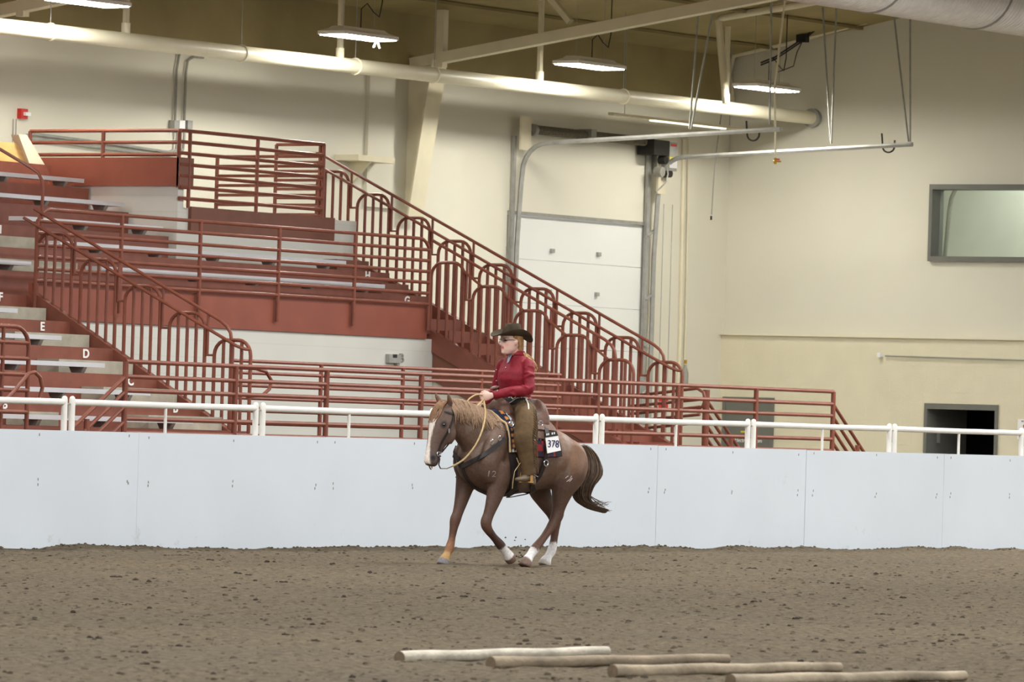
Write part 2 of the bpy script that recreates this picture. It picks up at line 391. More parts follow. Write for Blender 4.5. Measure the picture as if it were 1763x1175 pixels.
# window with deep frame, pane and lit room beyond
w = thing('window_1', (UR, (WV0 + WV1) / 2, WZ0), 'long grey framed interior window high in the end wall', 'window', kind='structure')
ft = 0.075
for nm, b in (('frame_head', (UR - 0.03, UR + 0.32, WV0, WV1, WZ1 - ft, WZ1)), ('frame_sill', (UR - 0.03, UR + 0.32, WV0, WV1, WZ0, WZ0 + ft)), ('frame_jamb', (UR - 0.03, UR + 0.32, WV1 - 0.055, WV1, WZ0 + ft, WZ1 - ft)), ('frame_jamb', (UR - 0.03, UR + 0.32, WV0, WV0 + 0.055, WZ0 + ft, WZ1 - ft))):
    MB().box(*b).build(nm, M['grey_door'], w)
MB().box(UR + 0.20, UR + 0.206, WV0 + 0.05, WV1 - 0.05, WZ0 + 0.07, WZ1 - 0.07).build('pane', M['glass'], w)
mb = MB(); mb.box(UR + 1.7, UR + 1.8, WV0 - 2, WV1 + 1.2, 2.6, 6.2); mb.box(UR + 0.3, UR + 1.7, WV0 - 2, WV1 + 1.2, 6.1, 6.2); mb.box(UR + 0.3, UR + 1.7, WV0 - 2, WV1 + 1.2, 2.6, 2.7); mb.box(UR + 0.3, UR + 1.7, WV1 + 1.1, WV1 + 1.2, 2.7, 6.1); mb.box(UR + 0.3, UR + 1.7, WV0 - 2, WV0 - 1.9, 2.7, 6.1)
tag(mb.build('wall_office', M['room']), 'pale wall of the lit office behind the window', 'wall', kind='structure')
area_lamp('office_lamp', (UR + 1.0, 40.5, 6.0), 0.9, 2.6, 62, (1.0, 1.0, 0.97))
cp = [onU(*q, UR + 1.5) for q in ((1645, 326), (1638, 342), (1634, 365), (1631, 400), (1628, 430), (1625, 455))]
tag(MB().tube(cp, 0.034, 8).build('flexible_conduit', M['bracket'], smooth=True), 'bent grey flexible conduit on office wall behind the window', 'conduit')

# dark doorway
d2 = thing('door_2', (UR, (DV0 + DV1) / 2, -0.2), 'dark open doorway with grey steel frame in the end wall', 'door', kind='structure')
MB().box(UR - 0.06, UR + 0.25, DV0 + 0.05, DV1 - 0.05, DZ1 - 0.085, DZ1).build('door_head', M['grey_door'], d2)
MB().box(UR - 0.06, UR + 0.25, DV1 - 0.05, DV1, -0.2, DZ1).build('door_jamb', M['grey_door'], d2)
MB().box(UR - 0.06, UR + 0.25, DV0, DV0 + 0.05, -0.2, DZ1).build('door_jamb', M['grey_door'], d2)
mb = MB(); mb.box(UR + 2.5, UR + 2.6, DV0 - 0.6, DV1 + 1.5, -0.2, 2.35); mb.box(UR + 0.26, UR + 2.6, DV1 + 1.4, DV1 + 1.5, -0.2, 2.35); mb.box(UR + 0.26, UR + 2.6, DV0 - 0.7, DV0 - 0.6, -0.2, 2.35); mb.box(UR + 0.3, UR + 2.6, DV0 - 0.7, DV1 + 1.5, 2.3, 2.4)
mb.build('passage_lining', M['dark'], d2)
leaf = MB().box(UR + 0.27, UR + 1.2, DV1 - 0.02, DV1 + 0.03, -0.15, 1.76).build('door_leaf', M['grey_door'], d2)
MB().box(UR + 0.30, UR + 0.34, DV1 - 0.06, DV1 - 0.02, 1.25, 1.45).build('closer_arm', M['galv'], leaf)
# electrical room door
d1 = thing('door_1', (UR, (EV0 + EV1) / 2, -0.2), 'closed grey steel door of the electrical room', 'door', kind='structure')
MB().box(UR - 0.055, UR - 0.02, EV0 + 0.03, EV1 - 0.03, -0.2, EZ1 - 0.04).build('door_leaf', M['grey_door'], d1)
MB().box(UR - 0.07, UR + 0.02, EV0 - 0.02, EV1 + 0.02, EZ1 - 0.05, EZ1).build('door_head', M['grey_door'], d1)
MB().box(UR - 0.07, UR + 0.02, EV0 - 0.02, EV0 + 0.03, -0.2, EZ1 - 0.05).build('door_jamb', M['grey_door'], d1)
MB().box(UR - 0.07, UR + 0.02, EV1 - 0.03, EV1 + 0.02, -0.2, EZ1 - 0.05).build('door_jamb', M['grey_door'], d1)
text('Electrical Room', 0.088, M['letter'], d1, (UR - 0.06, 45.44, 1.20), FACE_LEFT, sx=0.86)
MB().box(UR - 0.062, UR - 0.055, 45.40, 45.58, 1.32, 1.345).build('yellow_sticker', M['yellow'], d1)

# roof deck with purlins
mb = MB()
mb.prism([(20, VB + 0.3, roof_z(VB + 0.3)), (82, VB + 0.3, roof_z(VB + 0.3)), (82, 4, roof_z(4)), (20, 4, roof_z(4))], (0, 0, 0.12))
rf = tag(mb.build('ceiling', M['roof']), 'dim pitched roof lining above the stands', 'ceiling', kind='structure')
for v in np.arange(45.2, 34, -1.5):
    MB().box(20, UR, v - 0.04, v + 0.04, roof_z(v) - 0.05, roof_z(v) - 0.005).build('purlin', M['roof'], rf)
# frames: sloping rafter, tapered column, strut
def frame(u, label, col=True):
    t = thing('roof_frame', (u, VB, 4.2), label, 'beam')
    pr = []
    for v, z in ((45.95, 6.36), (40.5, 7.17), (30, 8.7)):
        pr.append((v, z))
    mbq = MB(); (va, za), (vb_, zb) = pr[0], pr[2]
    mbq.bar((u, va, za), (u, vb_, zb), (1, 0, 0), 0.17, 0.15)           # lower chord
    mbq.build('rafter_chord', M['steel_cream'], t)
    if col:
        MB().prism([(u - 0.015, VB, 4.35), (u - 0.015, VB - 0.16, 4.35), (u - 0.015, VB - 0.5, 6.38), (u - 0.015, VB, 6.38)], (0.03, 0, 0)).build('column_web', M['steel_cream'], t)
        MB().bar((u, VB - 0.16, 4.2), (u, VB - 0.5, 6.40), (1, 0, 0), 0.36, 0.03).build('column_flange', M['steel_cream'], t)
    MB().bar((u - 0.02, VB - 0.55, 6.3), (u - 0.02, VB - 0.55, roof_z(VB - 0.55) - 0.05), (1, 0, 0), 0.12, 0.12).build('post', M['steel_cream'], t)
    return t
fr = frame(65.3, 'cream steel roof frame whose tapered column meets the wall left of the garage door')
MB().bar(onU(948, -4, 65.3), onU(982, 38, 65.3), (1, 0, 0), 0.1, 0.08).build('brace', M['steel_cream'], fr)
frame(onV(-12, 9, 45.95).x, 'cream steel rafter crossing the upper left corner of the picture', False)
# corbel shelf and wall pilaster beside the column
c = thing('corbel_shelf', onV(630, 270, VB - 0.15), 'small cream bracket shelf left of the tapered steel column', 'shelf')
pa, pb = onV(597, 266, VB - 0.2), onV(660, 270, VB - 0.2)
MB().box(pa.x, pb.x, VB - 0.4, VB - 0.002, pa.z - 0.08, pa.z).build('shelf_top', M['steel_cream'], c)
MB().prism([(pa.x + 0.35, VB - 0.35, pa.z - 0.08), (pa.x + 0.35, VB, pa.z - 0.08), (pa.x + 0.35, VB, pa.z - 0.42)], (0.05, 0, 0)).build('gusset', M['steel_cream'], c)
tp = MB(); px = onV(629, 200, VB).x; tp.box(px, px + 0.62, VB - 0.06, VB - 0.001, 4.3, 6.2)
tag(tp.build('trim_1', M['cream']), 'shallow cream pilaster behind the tapered column', 'trim', kind='structure')

# ================================================================ GRANDSTAND
RUN, RISE = 0.63, 0.292
def TV(k): return 37.37 + RUN * k            # riser face of tier k (A = 0)
def TZ(k): return 1.163 + RISE * k           # tread height of tier k
PLAT = TZ(-1)
gs = thing('grandstand', (48, 37, -0.2), 'red stepped concrete seating stand along the long wall', 'grandstand', kind='structure')
names = 'ABCDEFGHIJKL'
MB().box(44.2, 60.70, 36.12, TV(0), PLAT - 0.18, PLAT).build('platform_slab', M['red'], gs)
MB().box(44.2, 60.60, 36.2, 36.35, -0.2, PLAT - 0.18).build('platform_wall', M['cream_side'], gs)
MB().box(30, 42.6, 36.12, TV(0), PLAT - 0.18, PLAT).build('platform_slab', M['red'], gs)
tiers = {}
for k in range(0, 6):
    tiers[k] = MB().box(30, 50.15, TV(k), TV(k + 1) + 0.02, -0.2 if k < 1 else TZ(k - 1) - 0.3, TZ(k)).build('tier', M['red'], gs)
UPEND = {6: 59.0, 7: 59.0, 8: 55.2, 9: 55.2, 10: 55.2, 11: 55.2}
for k in range(6, 12):
    tiers[k] = MB().box(30, UPEND[k], TV(k), TV(k + 1) + 0.02, TZ(k - 1) - 0.3, TZ(k)).build('tier', M['red'], gs)
MB().box(30, 55.2, TV(12), VB, 4.0, TZ(11)).build('top_slab', M['red'], gs)
# walkway under row G, fascia and pale wall below
VF = 40.44
MB().box(50.15, 58.1, VF + 0.06, TV(6) + 0.02, TZ(5) - 0.2, TZ(5)).build('walkway_slab', M['red'], gs)
MB().box(50.15, 57.95, VF, VF + 0.06, 2.36, 2.76).build('fascia_board', M['red_fascia'], gs)
MB().box(50.15, 58.14, VF + 0.03, VF + 0.2, -0.2, 2.36).build('under_wall', M['cream_side'], gs)
# landing block in the upper right
VL = 42.30
MB().box(55.24, 59.0, VL + 0.02, VB - 0.02, -0.2, 3.86).build('landing_block', M['cream_side'], gs)
MB().box(55.24, 55.36, VL + 0.02, 44.9, 3.86, 4.14).build('landing_side_wall', M['cream_side'], gs)
MB().box(55.2, 55.26, VL - 0.01, 44.9, 4.12, 4.47).build('fascia_board', M['red_fascia'], gs)
MB().box(55.2, 55.48, VL - 0.03, VL + 0.02, 4.10, 4.47).build('fascia_board', M['red_dark'], gs)
MB().box(55.46, 58.46, VL - 0.03, VL + 0.02, 3.57, 3.88).build('fascia_board', M['red_dark'], gs)
# letters on the risers
for ch, (x, y), k in (('B', (302, 704), 1), ('C', (225, 657), 2), ('D', (148, 610), 3), ('E', (73, 563), 4), ('F', (1, 512), 5), ('G', (701, 518), 6), ('H', (633, 475), 7), ('I', (1, 396), 8), ('B', (8, 697), 1)):
    P = onV(x, y, TV(k) - 0.006); text(ch, 0.135, M['letter'], tiers[k], P, FACE_ARENA, 'row_letter', bold=0.004, sx=1.15)
# concrete half steps in the aisles
def step(u0, u1, k, label, m='concrete'):
    b = MB().box(u0, u1, TV(k + 1) - 0.31, TV(k + 1) - 0.002, TZ(k) + 0.001, TZ(k) + 0.146)
    tag(b.build('step_block', M[m]), label, 'step', 'concrete half steps in the aisles')
for k in range(0, 5): step(48.8, 50.12, k, f'grey concrete half step just below the riser lettered {names[k + 1]} in the lower aisle')
for k, nm in ((6, 'lowest'), (7, 'middle'), (8, 'topmost')): step(50.75, 52.25, k, f'{nm} grey concrete half step of the upper aisle at the left edge')
P0_, P1_ = onV(46, 720, 37.72), onV(97, 720, 37.72)
step(P0_.x, P1_.x, 0, 'grey concrete half step behind the rounded rail end at the left edge')
step(58.4, 58.99, 6, 'red half step below the letter H at the right end of the tier', 'red_dark')
step(58.3, 58.99, 7, 'red half step one tier above the letter H', 'red_dark')
# benches: aluminium plank on brackets at the nosing
brk = None
def bench(u0, u1, k, label):
    global brk
    y0 = TV(k) + 0.0; t = thing('bench', ((u0 + u1) / 2, y0 + 0.13, TZ(k)), label, 'bench', 'aluminium plank benches on the tiers')
    MB().box(u0, u1, y0, y0 + 0.24, TZ(k) + 0.066, TZ(k) + 0.116).build('plank', M['plank'], t)
    n = max(2, int((u1 - u0) / 1.15)); 
    for i in range(n):
        u = u1 - 0.32 - i * 1.15
        if u < u0 + 0.1 or u < 40: break
        if brk is None:
            brk = MB().prism([(u - 0.03, y0 + 0.015, TZ(k) + 0.066), (u - 0.03, y0 + 0.055, TZ(k) + 0.001), (u - 0.03, y0 + 0.19, TZ(k) + 0.001), (u - 0.03, y0 + 0.225, TZ(k) + 0.066)], (0.06, 0, 0)).build('bracket', M['bracket'], t)
        else: inst(brk, 'bracket', (u, y0 + 0.12, TZ(k) + 0.001), t)
for k, x in ((0, 334), (1, 259), (2, 179), (3, 103), (4, 26)):
    bench(40, onV(x, 680, TV(k)).x, k, f'silver plank bench in front of the riser lettered {names[k + 1]} in the lower stand')
bench(42, onV(54, 452, TV(6)).x, 6, 'short silver plank bench end at left edge beside the upper aisle')
bench(52.3, onV(663, 490, TV(6)).x, 6, 'long silver plank bench ending below the letter H')
bench(52.3, onV(596, 451, TV(7)).x, 7, 'long silver plank bench one tier above the letter H')
bench(52.4, onV(281, 397, TV(8)).x, 8, 'silver plank bench third from the top, ending at the cream landing wall')
bench(52.5, onV(214, 351, TV(9)).x, 9, 'silver plank bench second from the top of the stand')
bench(52.6, onV(145, 310, TV(10)).x, 10, 'topmost silver plank bench below the plywood sheet')

# ---- pipe rails
RP = 0.023
def rail_u(name, label, u0, u1, v, zs, posts, zbot, r=RP, rpost=0.024, corner=None, cat='railing'):
    """horizontal rails along X at depth v; corner = 'r'/'l' rounds the top rail down into the end post"""
    t = thing(name, ((u0 + u1) / 2, v, zbot), label, cat)
    for i, z in enumerate(zs):
        path = [(u0, v, z), (u1, v, z)]
        if i == 0 and corner:
            c = 0.22
            arc = [(math.sin(a), math.cos(a)) for a in np.linspace(0, math.pi / 2, 6)]
            if 'r' in corner: path = path[:-1] + [(u1 - c + c * s, v, z - c + c * q) for s, q in arc] + [(u1, v, zbot)]
            if 'l' in corner: path = [(u0, v, zbot)] + [(u0 + c - c * s, v, z - c + c * q) for s, q in reversed(arc)] + path[1:]
        MB().tube(path, r, 8).build('rail', M['red_pipe'], t, smooth=True)
    for u in posts: MB().cyl((u, v, zbot), (u, v, zs[0]), rpost, 8).build('post', M['red_pipe'], t, smooth=True)
    return t
VR = 36.2
zs = [1.855, 1.70, 1.555, 1.41, 1.265, 1.12]
fp = [onV(x, 680, VR).x for x in (215, 405, 562, 725, 880, 1029, 1167, 1302, 1435)]
t = rail_u('platform_railing', 'long red pipe railing along the front platform of the stand', fp[0], fp[-1], VR, zs, fp, PLAT, rpost=0.03)
for i in range(4):
    z = 1.70 - 0.155 * i
    MB().cyl((fp[0], VR, z), (fp[0] - 1.15, VR, z - 0.74), 0.021, 8).build('stair_rail', M['red_pipe'], t, smooth=True)
    MB().cyl((fp[-1], VR, z), (fp[-1] + 1.15, VR, z - 0.86), 0.021, 8).build('stair_rail', M['red_pipe'], t, smooth=True)
MB().cyl((fp[-1] + 0.62, VR, -0.2), (fp[-1] + 0.62, VR, 1.2), 0.03, 8).build('post', M['red_pipe'], t, smooth=True)
MB().cyl((fp[0] - 0.62, VR, -0.2), (fp[0] - 0.62, VR, 1.25), 0.03, 8).build('post', M['red_pipe'], t, smooth=True)
# stairs at both platform ends
for s, ue, nm in ((1, fp[-1], 'right'), (-1, fp[0] - 0.05, 'left')):
    st = thing('platform_stair', (ue, 37.1, -0.2), f'red steps leading down from the {nm} end of the front platform', 'stairs')
    for i in range(5):
        a, b = ue + s * (0.03 + 0.24 * i), ue + s * (0.27 + 0.24 * i)
        MB().box(min(a, b), max(a, b), 36.25, 37.3, -0.2, PLAT - 0.18 * (i + 1)).build('stair_step', M['red'], st)
# railing on the far side of the right-hand platform stair
ub = fp[-1]; vb2 = 38.06
t = thing('stair_railing', (ub, vb2, PLAT), 'thick red post with sloping rails beside the electrical room door', 'railing')
MB().cyl((ub, vb2, -0.2), (ub, vb2, 1.84), 0.045, 10).build('post', M['red_pipe'], t, smooth=True)
for i in range(4): MB().cyl((ub, vb2, 1.72 - 0.155 * i), (ub + 1.1, vb2, 0.90 - 0.155 * i), 0.021, 8).build('stair_rail', M['red_pipe'], t, smooth=True)
MB().cyl((ub + 0.62, vb2, -0.2), (ub + 0.62, vb2, 1.25), 0.03, 8).build('post', M['red_pipe'], t, smooth=True)
# rising handrail with rounded end behind the platform
t = thing('ramp_handrail', (59.2, 37.6, PLAT), 'red ramp handrail with rounded end beside the stair foot', 'railing')
uq = 59.6
lp = [onU(*q, uq) for q in ((1082, 682), (1150, 675), (1200, 669), (1211, 676), (1214, 688), (1210, 700), (1200, 706))]
MB().tube(lp, 0.02, 8).build('rail', M['red_pipe'], t, smooth=True)
for y in (12, 25, 38, 52): 
    a, b = onU(1085, 688 + y, uq), onU(1205, 676 + y, uq); MB().cyl(a, b, 0.02, 8).build('rail', M['red_pipe'], t, smooth=True)
# railing in front of the void between lower stand and right-hand stair
b0, b1 = 50.3, onV(965, 640, 37.7).x
t = rail_u('void_railing', 'red pipe railing behind the platform between the lower stand and the stair', b0, b1, 37.7, [1.94, 1.81, 1.67, 1.53, 1.39, 1.25], [onV(x, 640, 37.7).x for x in (553, 694, 829, 960)], PLAT, r=0.02)
lp = [onV(*q, 36.9) for q in ((405, 633), (440, 635), (458, 640), (467, 655), (464, 670), (452, 681), (425, 683))]
MB().tube(lp, 0.02, 8).build('return_bend', M['red_pipe'], t, smooth=True)
# walkway railing on the fascia
pw = [onV(x, 450, VF - 0.04).x for x in (208, 344, 480, 611)]
wl, wr_ = onV(62, 450, VF - 0.04).x, onV(740, 450, VF - 0.04).x
rail_u('walkway_railing', 'red pipe railing along the mid walkway above the red fascia', wl, wr_, VF - 0.04, [3.60 - 0.135 * i for i in range(7)], pw, 2.47, r=0.021, corner='lr')
# landing railings
zl = [4.80 - 0.138 * i for i in range(7)]
t = rail_u('landing_railing', 'brown red railing along the front of the upper landing', onV(311, 235, VL - 0.02).x, onV(558, 250, VL - 0.02).x, VL - 0.02, zl, [onV(x, 250, VL - 0.02).x for x in (327, 444, 558)], 3.86)
us = 55.23; vs_ = [onU(x, 240, us).y for x in (52, 178, 309)]
t = thing('landing_side_railing', (us, 43.5, 4.47), 'bright red three-bar railing above the red fascia at upper left', 'railing')
for z in (4.80, 4.655, 4.505): MB().cyl((us, vs_[0], z), (us, vs_[2], z), 0.023, 8).build('rail', M['red_pipe'], t, smooth=True)
for v in vs_: MB().cyl((us, v, 4.45), (us, v, 4.80), 0.026, 8).build('post', M['red_pipe'], t, smooth=True)
u2 = 58.2; va, vb3 = VL, onU(476, 260, u2).y
t = thing('landing_return_railing', (u2, va, 3.86), 'short red return railing with close bars at the stair head', 'railing')
for i in range(9): MB().cyl((u2, va, 4.80 - 0.113 * i), (u2, vb3, 4.80 - 0.113 * i), 0.019, 8).build('rail', M['red_pipe'], t, smooth=True)
for v in (va + 0.04, vb3): MB().cyl((u2, v, 3.86), (u2, v, 4.80), 0.024, 8).build('post', M['red_pipe'], t, smooth=True)
u3 = 59.1; vb4 = onU(375, 260, u3).y
t = thing('landing_far_railing', (u3, vb4, 3.86), 'red railing at the far edge of the upper landing', 'railing')
for i in range(7): MB().cyl((u3, onU(552, 260, u3).y, 4.70 - 0.125 * i), (u3, vb4, 4.70 - 0.125 * i), 0.02, 8).build('rail', M['red_pipe'], t, smooth=True)
for v in (vb4, onU(552, 260, u3).y): MB().cyl((u3, v, 3.86), (u3, v, 4.70), 0.026, 8).build('post', M['red_pipe'], t, smooth=True)

# ---- stair balustrades: rounded hoops, balusters, guard rail and handrail
def arcpath(u, v0, v1, zb, zt, c=0.17):
    """hoop from (v0, zb) up over zt and down to (v1, zb) in the plane X = u"""
    a = np.linspace(0, math.pi / 2, 6)
    L_ = [(u, v0 + c - c * math.cos(q), zt - c + c * math.sin(q)) for q in a]
    R_ = [(u, v1 - c + c * math.sin(q), zt - c + c * math.cos(q)) for q in a]
    return [(u, v0, zb)] + L_ + R_ + [(u, v1, zb)]
def balustrade(name, label, u, hv, hz, n, top_v, sline=None, hand=True, brace=False, guard_up=0.13, hand_off=-0.16):
    """n modules; module 0 is the lowest, hoop centre (hv, hz); each module one row run up and back"""
    run, rise = (0.641, 0.294) if u > 58.9 else (0.635, 0.291)
    t = thing(name, (u, hv, hz - 1.0), label, 'balustrade')
    sz = lambda v: hz - 0.94 + (v - hv) * rise / run            # stringer top line
    if sline:
        (sv0, sz0), (sv1, sz1) = sline; sz = lambda v: sz0 + (v - sv0) * (sz1 - sz0) / (sv1 - sv0)
    for j in range(n):
        v, z = hv + run * j, hz + rise * j
        MB().tube(arcpath(u, v - 0.25, v + 0.25, sz(v - 0.25), z), 0.021, 8).build('hoop', M['red_pipe'], t, smooth=True)
        for o in (-0.125, 0, 0.125): MB().cyl((u, v + o, sz(v + o)), (u, v + o, z), 0.0195, 6).build('baluster', M['red_pipe'], t, smooth=True)
        if j < n - 1:
            vp = v + run / 2
            MB().cyl((u, vp + 0.03, z - 0.18), (u, vp + 0.03, z + rise * 0.5 + guard_up), 0.016, 6).build('guard_post', M['red_pipe'], t, smooth=True)
            MB().cyl((u, v + 0.25, z - 0.17), (u, v + run - 0.25, z - 0.17), 0.013, 6).build('link', M['red_pipe'], t, smooth=True)
            if brace: MB().cyl((u - 0.03, v + 0.10, z), (u - 0.03, v + run - 0.25, z + 0.19), 0.017, 6).build('brace', M['red_pipe'], t, smooth=True)
    gz = lambda v: hz + guard_up + (v - hv) * rise / run
    ve = hv + 0.02
    g = [(u, top_v, gz(top_v)), (u, ve + 0.16, gz(ve + 0.16)), (u, ve + 0.07, gz(ve + 0.07) - 0.02), (u, ve + 0.015, gz(ve) - 0.06), (u, ve, gz(ve) - 0.14), (u, ve, sz(ve))]
    MB().tube(g, 0.02, 8).build('guard_rail', M['red_pipe'], t, smooth=True)
    if hand:
        uh = u - 0.06
        hzf = lambda v: hz - 0.02 + (v - hv) * rise / run
        MB().tube([(uh, top_v + 0.1, hzf(top_v + 0.1)), (uh, hv - 0.10, hzf(hv - 0.10)), (uh + 0.03, hv - 0.2, hzf(hv - 0.17)), (u, hv - 0.25, hzf(hv - 0.17))], 0.019, 8).build('handrail', M['red_pipe'], t, smooth=True)
    w = 0.05
    v0, v1 = hv - 0.42, top_v
    MB().prism([(u - w, v0, sz(v0) - 0.26), (u - w, v1, sz(v1) - 0.26), (u - w, v1, sz(v1)), (u - w, v0, sz(v0))], (2 * w, 0, 0)).build('stringer', M['red'], t)
    return t
UFAR, UNEAR, ULOW = 59.05, 58.15, 50.2
PF = onU(1146, 624, UFAR)
balustrade('stair_balustrade', 'far red hooped balustrade rising from the platform to the upper landing', UFAR, PF.y, PF.z, 9, 42.9)
P = onU(1062, 620, UNEAR)
tb = balustrade('stair_balustrade', 'near red hooped balustrade of the right-hand stair, ending at the mid walkway', UNEAR, P.y, P.z, 5, VF + 0.1, hand=False, brace=True, guard_up=0.16)
P2 = onU(401, 586, ULOW)
balustrade('stair_balustrade', 'red hooped balustrade down the side of the lower stand', ULOW, P2.y, P2.z, 5, VF + 0.05, sline=[(q_.y, q_.z) for q_ in (onU(196, 599, ULOW), onU(370, 722, ULOW))])
# steps of the right-hand stair and its red skirt
st = thing('side_stair', (58.1, 37.2, PLAT), 'red stair between the hooped balustrades at the right of the stand', 'stairs')
run, rise = 0.635, 0.291
for i in range(0, 12):
    v = 37.1 + run / 2 * i; z = PLAT + rise / 2 * (i + 1)
    if v > TV(6): break
    MB().box(58.2, 59.0, v, v + run / 2 + 0.03, z - 0.35, z).build('stair_step', M['red'], st)
szl = lambda v: P.z - 0.94 + (v - P.y) * rise / run
MB().prism([(58.12, P.y - 0.4, szl(P.y - 0.4) - 0.55), (58.12, VF + 0.02, szl(VF) - 0.6), (58.12, VF + 0.02, szl(VF) - 0.2), (58.12, P.y - 0.4, szl(P.y - 0.4) - 0.2)], (0.04, 0, 0)).build('skirt', M['red_dark'], st)
MB().prism([(58.16, P.y - 0.4, -0.2), (58.16, VF + 0.05, -0.2), (58.16, VF + 0.05, szl(VF) - 0.4), (58.16, P.y - 0.4, szl(P.y - 0.4) - 0.5)], (0.06, 0, 0)).build('side_wall', M['cream'], st)
# rounded rail end and looped handrail at the left edge
ue = onV(48, 650, VR).x
rail_u('platform_railing', 'rounded end of a red pipe railing at the left edge of the picture', 40, ue, VR, [2.16, 2.0, 1.84, 1.68, 1.52, 1.30], [onV(4, 640, VR).x, 41.5], PLAT, corner='r', rpost=0.02)
lp = [onV(*q, VR - 0.5) for q in ((-30, 728), (20, 679), (40, 655), (50, 643), (60, 641), (69, 650), (73, 668), (69, 685), (62, 694))]
tag(MB().tube(lp, 0.02, 8).build('looped_handrail', M['red_pipe'], smooth=True), 'red stair handrail with looped end at the lower left', 'handrail')
UA = 52.3
lp = [onU(*q, UA) for q in ((-20, 245), (0, 257), (55, 290), (66, 298), (72, 310), (74, 325), (72, 372), (71, 420))]
tag(MB().tube(lp, 0.02, 8).build('aisle_handrail', M['red_pipe'], smooth=True), 'red aisle handrail bending down at the upper left', 'handrail')
# ================================================================ ARENA FENCE
def obox(mbx, t0, t1, o0, o1, z0, z1):
    c = [FP(t, o, z) for z in (z0, z1) for t, o in ((t0, o0), (t1, o0), (t1, o1), (t0, o1))]
    return mbx.add(c, [(0, 3, 2, 1), (4, 5, 6, 7), (0, 1, 5, 4), (1, 2, 6, 5), (2, 3, 7, 6), (3, 0, 4, 7)])
seams = [-8.83 - 2.83, -8.83, -6.0, -3.15, -0.30, 2.54, 5.38, 8.21, 11.04, 13.87]
where = ['', 'leftmost in the picture', 'second from the left', 'behind the horse head', 'behind the horse tail', 'below the electrical room door', 'second from the right', 'rightmost in the picture, below the dark doorway']
bolt = None
for i in range(1, len(seams) - 2):
    t0, t1 = seams[i] + 0.002, seams[i + 1] - 0.002
    th = thing('arena_board', FP((t0 + t1) / 2, 0, -0.05), f'white smooth arena wall board, {where[i]}', 'fence panel', 'white boards round the riding floor')
    j = 0.004 * math.sin(i * 5.1)
    obox(MB(), t0, t1, -0.012 + j, 0.012 + j, -0.05, 1.14 + j).build('board', M['board'], th)
    for tt in (t0 + 0.14, (t0 + t1) / 2, t1 - 0.14):
        for z in (1.08, 0.66, 0.62):
            p = FP(tt + random.uniform(-.015, .015), -0.0135 + j, z + random.uniform(-.015, .015))
            if bolt is None: bolt = MB().box(p.x - 0.004, p.x + 0.004, p.y - 0.003, p.y + 0.003, p.z - 0.012, p.z + 0.012).build('screw', M['bracket'], th)
            else: inst(bolt, 'screw', p, th)
posts = [-9.77 + 2.832 * k for k in range(9)]
wp = ['cut off by the left edge', 'second from the left', 'ending at the horse head', 'passing behind the rider', 'right of the horse tail', 'before the electrical room door', 'before the dark doorway', 'cut off by the right edge']
for i in range(len(posts) - 1):
    t0, t1 = posts[i] + 0.055, posts[i + 1] - 0.055; off = 0.07
    th = thing('pipe_fence_section', FP((t0 + t1) / 2, off, 0), f'white pipe rail section above the boards, {wp[i]}', 'fence rail', 'white pipe rail sections')
    zr = 1.408
    MB().tube([FP(t0, off, zr), FP((t0 + t1) / 2, off, zr - 0.004), FP(t1, off, zr)], 0.031, 10).build('top_rail', M['white_rail'] if 'white_rail' in M else M['white_pipe'], th, smooth=True)
    for tt in (t0, t1):
        MB().tube([FP(tt, off, -0.1), FP(tt, off, 1.432), FP(tt, off, 1.455), FP(tt, off, 1.467)], [0.031, 0.031, 0.026, 0.010], 10).build('post', M['white_pipe'], th, smooth=True)
    MB().cyl(FP((t0 + t1) / 2, off, -0.1), FP((t0 + t1) / 2, off, zr), 0.016, 8).build('mid_post', M['white_pipe'], th, smooth=True)
    MB().cyl(FP(t0, off, 0.55), FP(t1, off, 0.55), 0.022, 8).build('lower_rail', M['white_pipe'], th, smooth=True)
    MB().tube([FP(t1 + 0.055, off, 1.39), FP(t1 + 0.055, off, 1.25)], 0.006, 6).build('latch_pin', M['galv'], th)
    MB().cyl(FP(t1 - 0.02, off, 1.39), FP(t1 + 0.10, off, 1.39), 0.009, 6).build('latch_ring', M['galv'], th)

# ================================================================ CEILING SERVICES
DV, DZ, DR = 44.5, 6.08, 0.10
t = thing('air_duct', (60, DV, DZ), 'long round cream air duct hung below the roof along the wall', 'duct')
prev = 30.0
for jx in (85, 347, 610, 843, 1076, 1230, 1385):
    uj = onV(jx, 100, DV).x if jx < 1385 else UR - 0.02
    MB().cyl((prev, DV, DZ - 0.05 + 0.0035 * (prev - 50)), (uj - 0.003, DV, DZ - 0.05 + 0.0035 * (uj - 50)), DR, 20).build('duct_length', M['duct'], t, smooth=True); prev = uj
MB().cyl((UR - 0.06, DV, DZ + 0.032), (UR + 0.02, DV, DZ + 0.032), DR + 0.045, 20).build('wall_flange', M['galv'], t, smooth=True)
for jx, kind in ((85, 1), (215, 0), (415, 1), (585, 0), (612, 1), (748, 1), (930, 0), (1075, 1), (1252, 0)):
    u = onV(jx, 100, DV).x; z = DZ - 0.05 + 0.0035 * (u - 50)
    if kind:
        ring = [(u, DV + (DR + 0.008) * math.cos(a), z + (DR + 0.008) * math.sin(a)) for a in np.linspace(0, 2 * math.pi, 17)[:-1]]
        MB().tube(ring, 0.011, 6, closed=True).build('strap', M['duct'], t, smooth=True)
        MB().cyl((u, DV, z + DR), (u, DV, roof_z(DV) - 0.02), 0.006, 6).build('hanger_wire', M['galv'], t)
    else:
        MB().bar((u, DV, z + DR - 0.01), (u, DV, roof_z(DV) - 0.02), (1, 0, 0), 0.075, 0.05).build('hanger_bar', M['steel_cream'], t)
        MB().cyl((u, DV, z + DR - 0.02), (u, DV, z + DR + 0.12), 0.06, 10).build('hanger_clamp', M['steel_cream'], t, smooth=True)

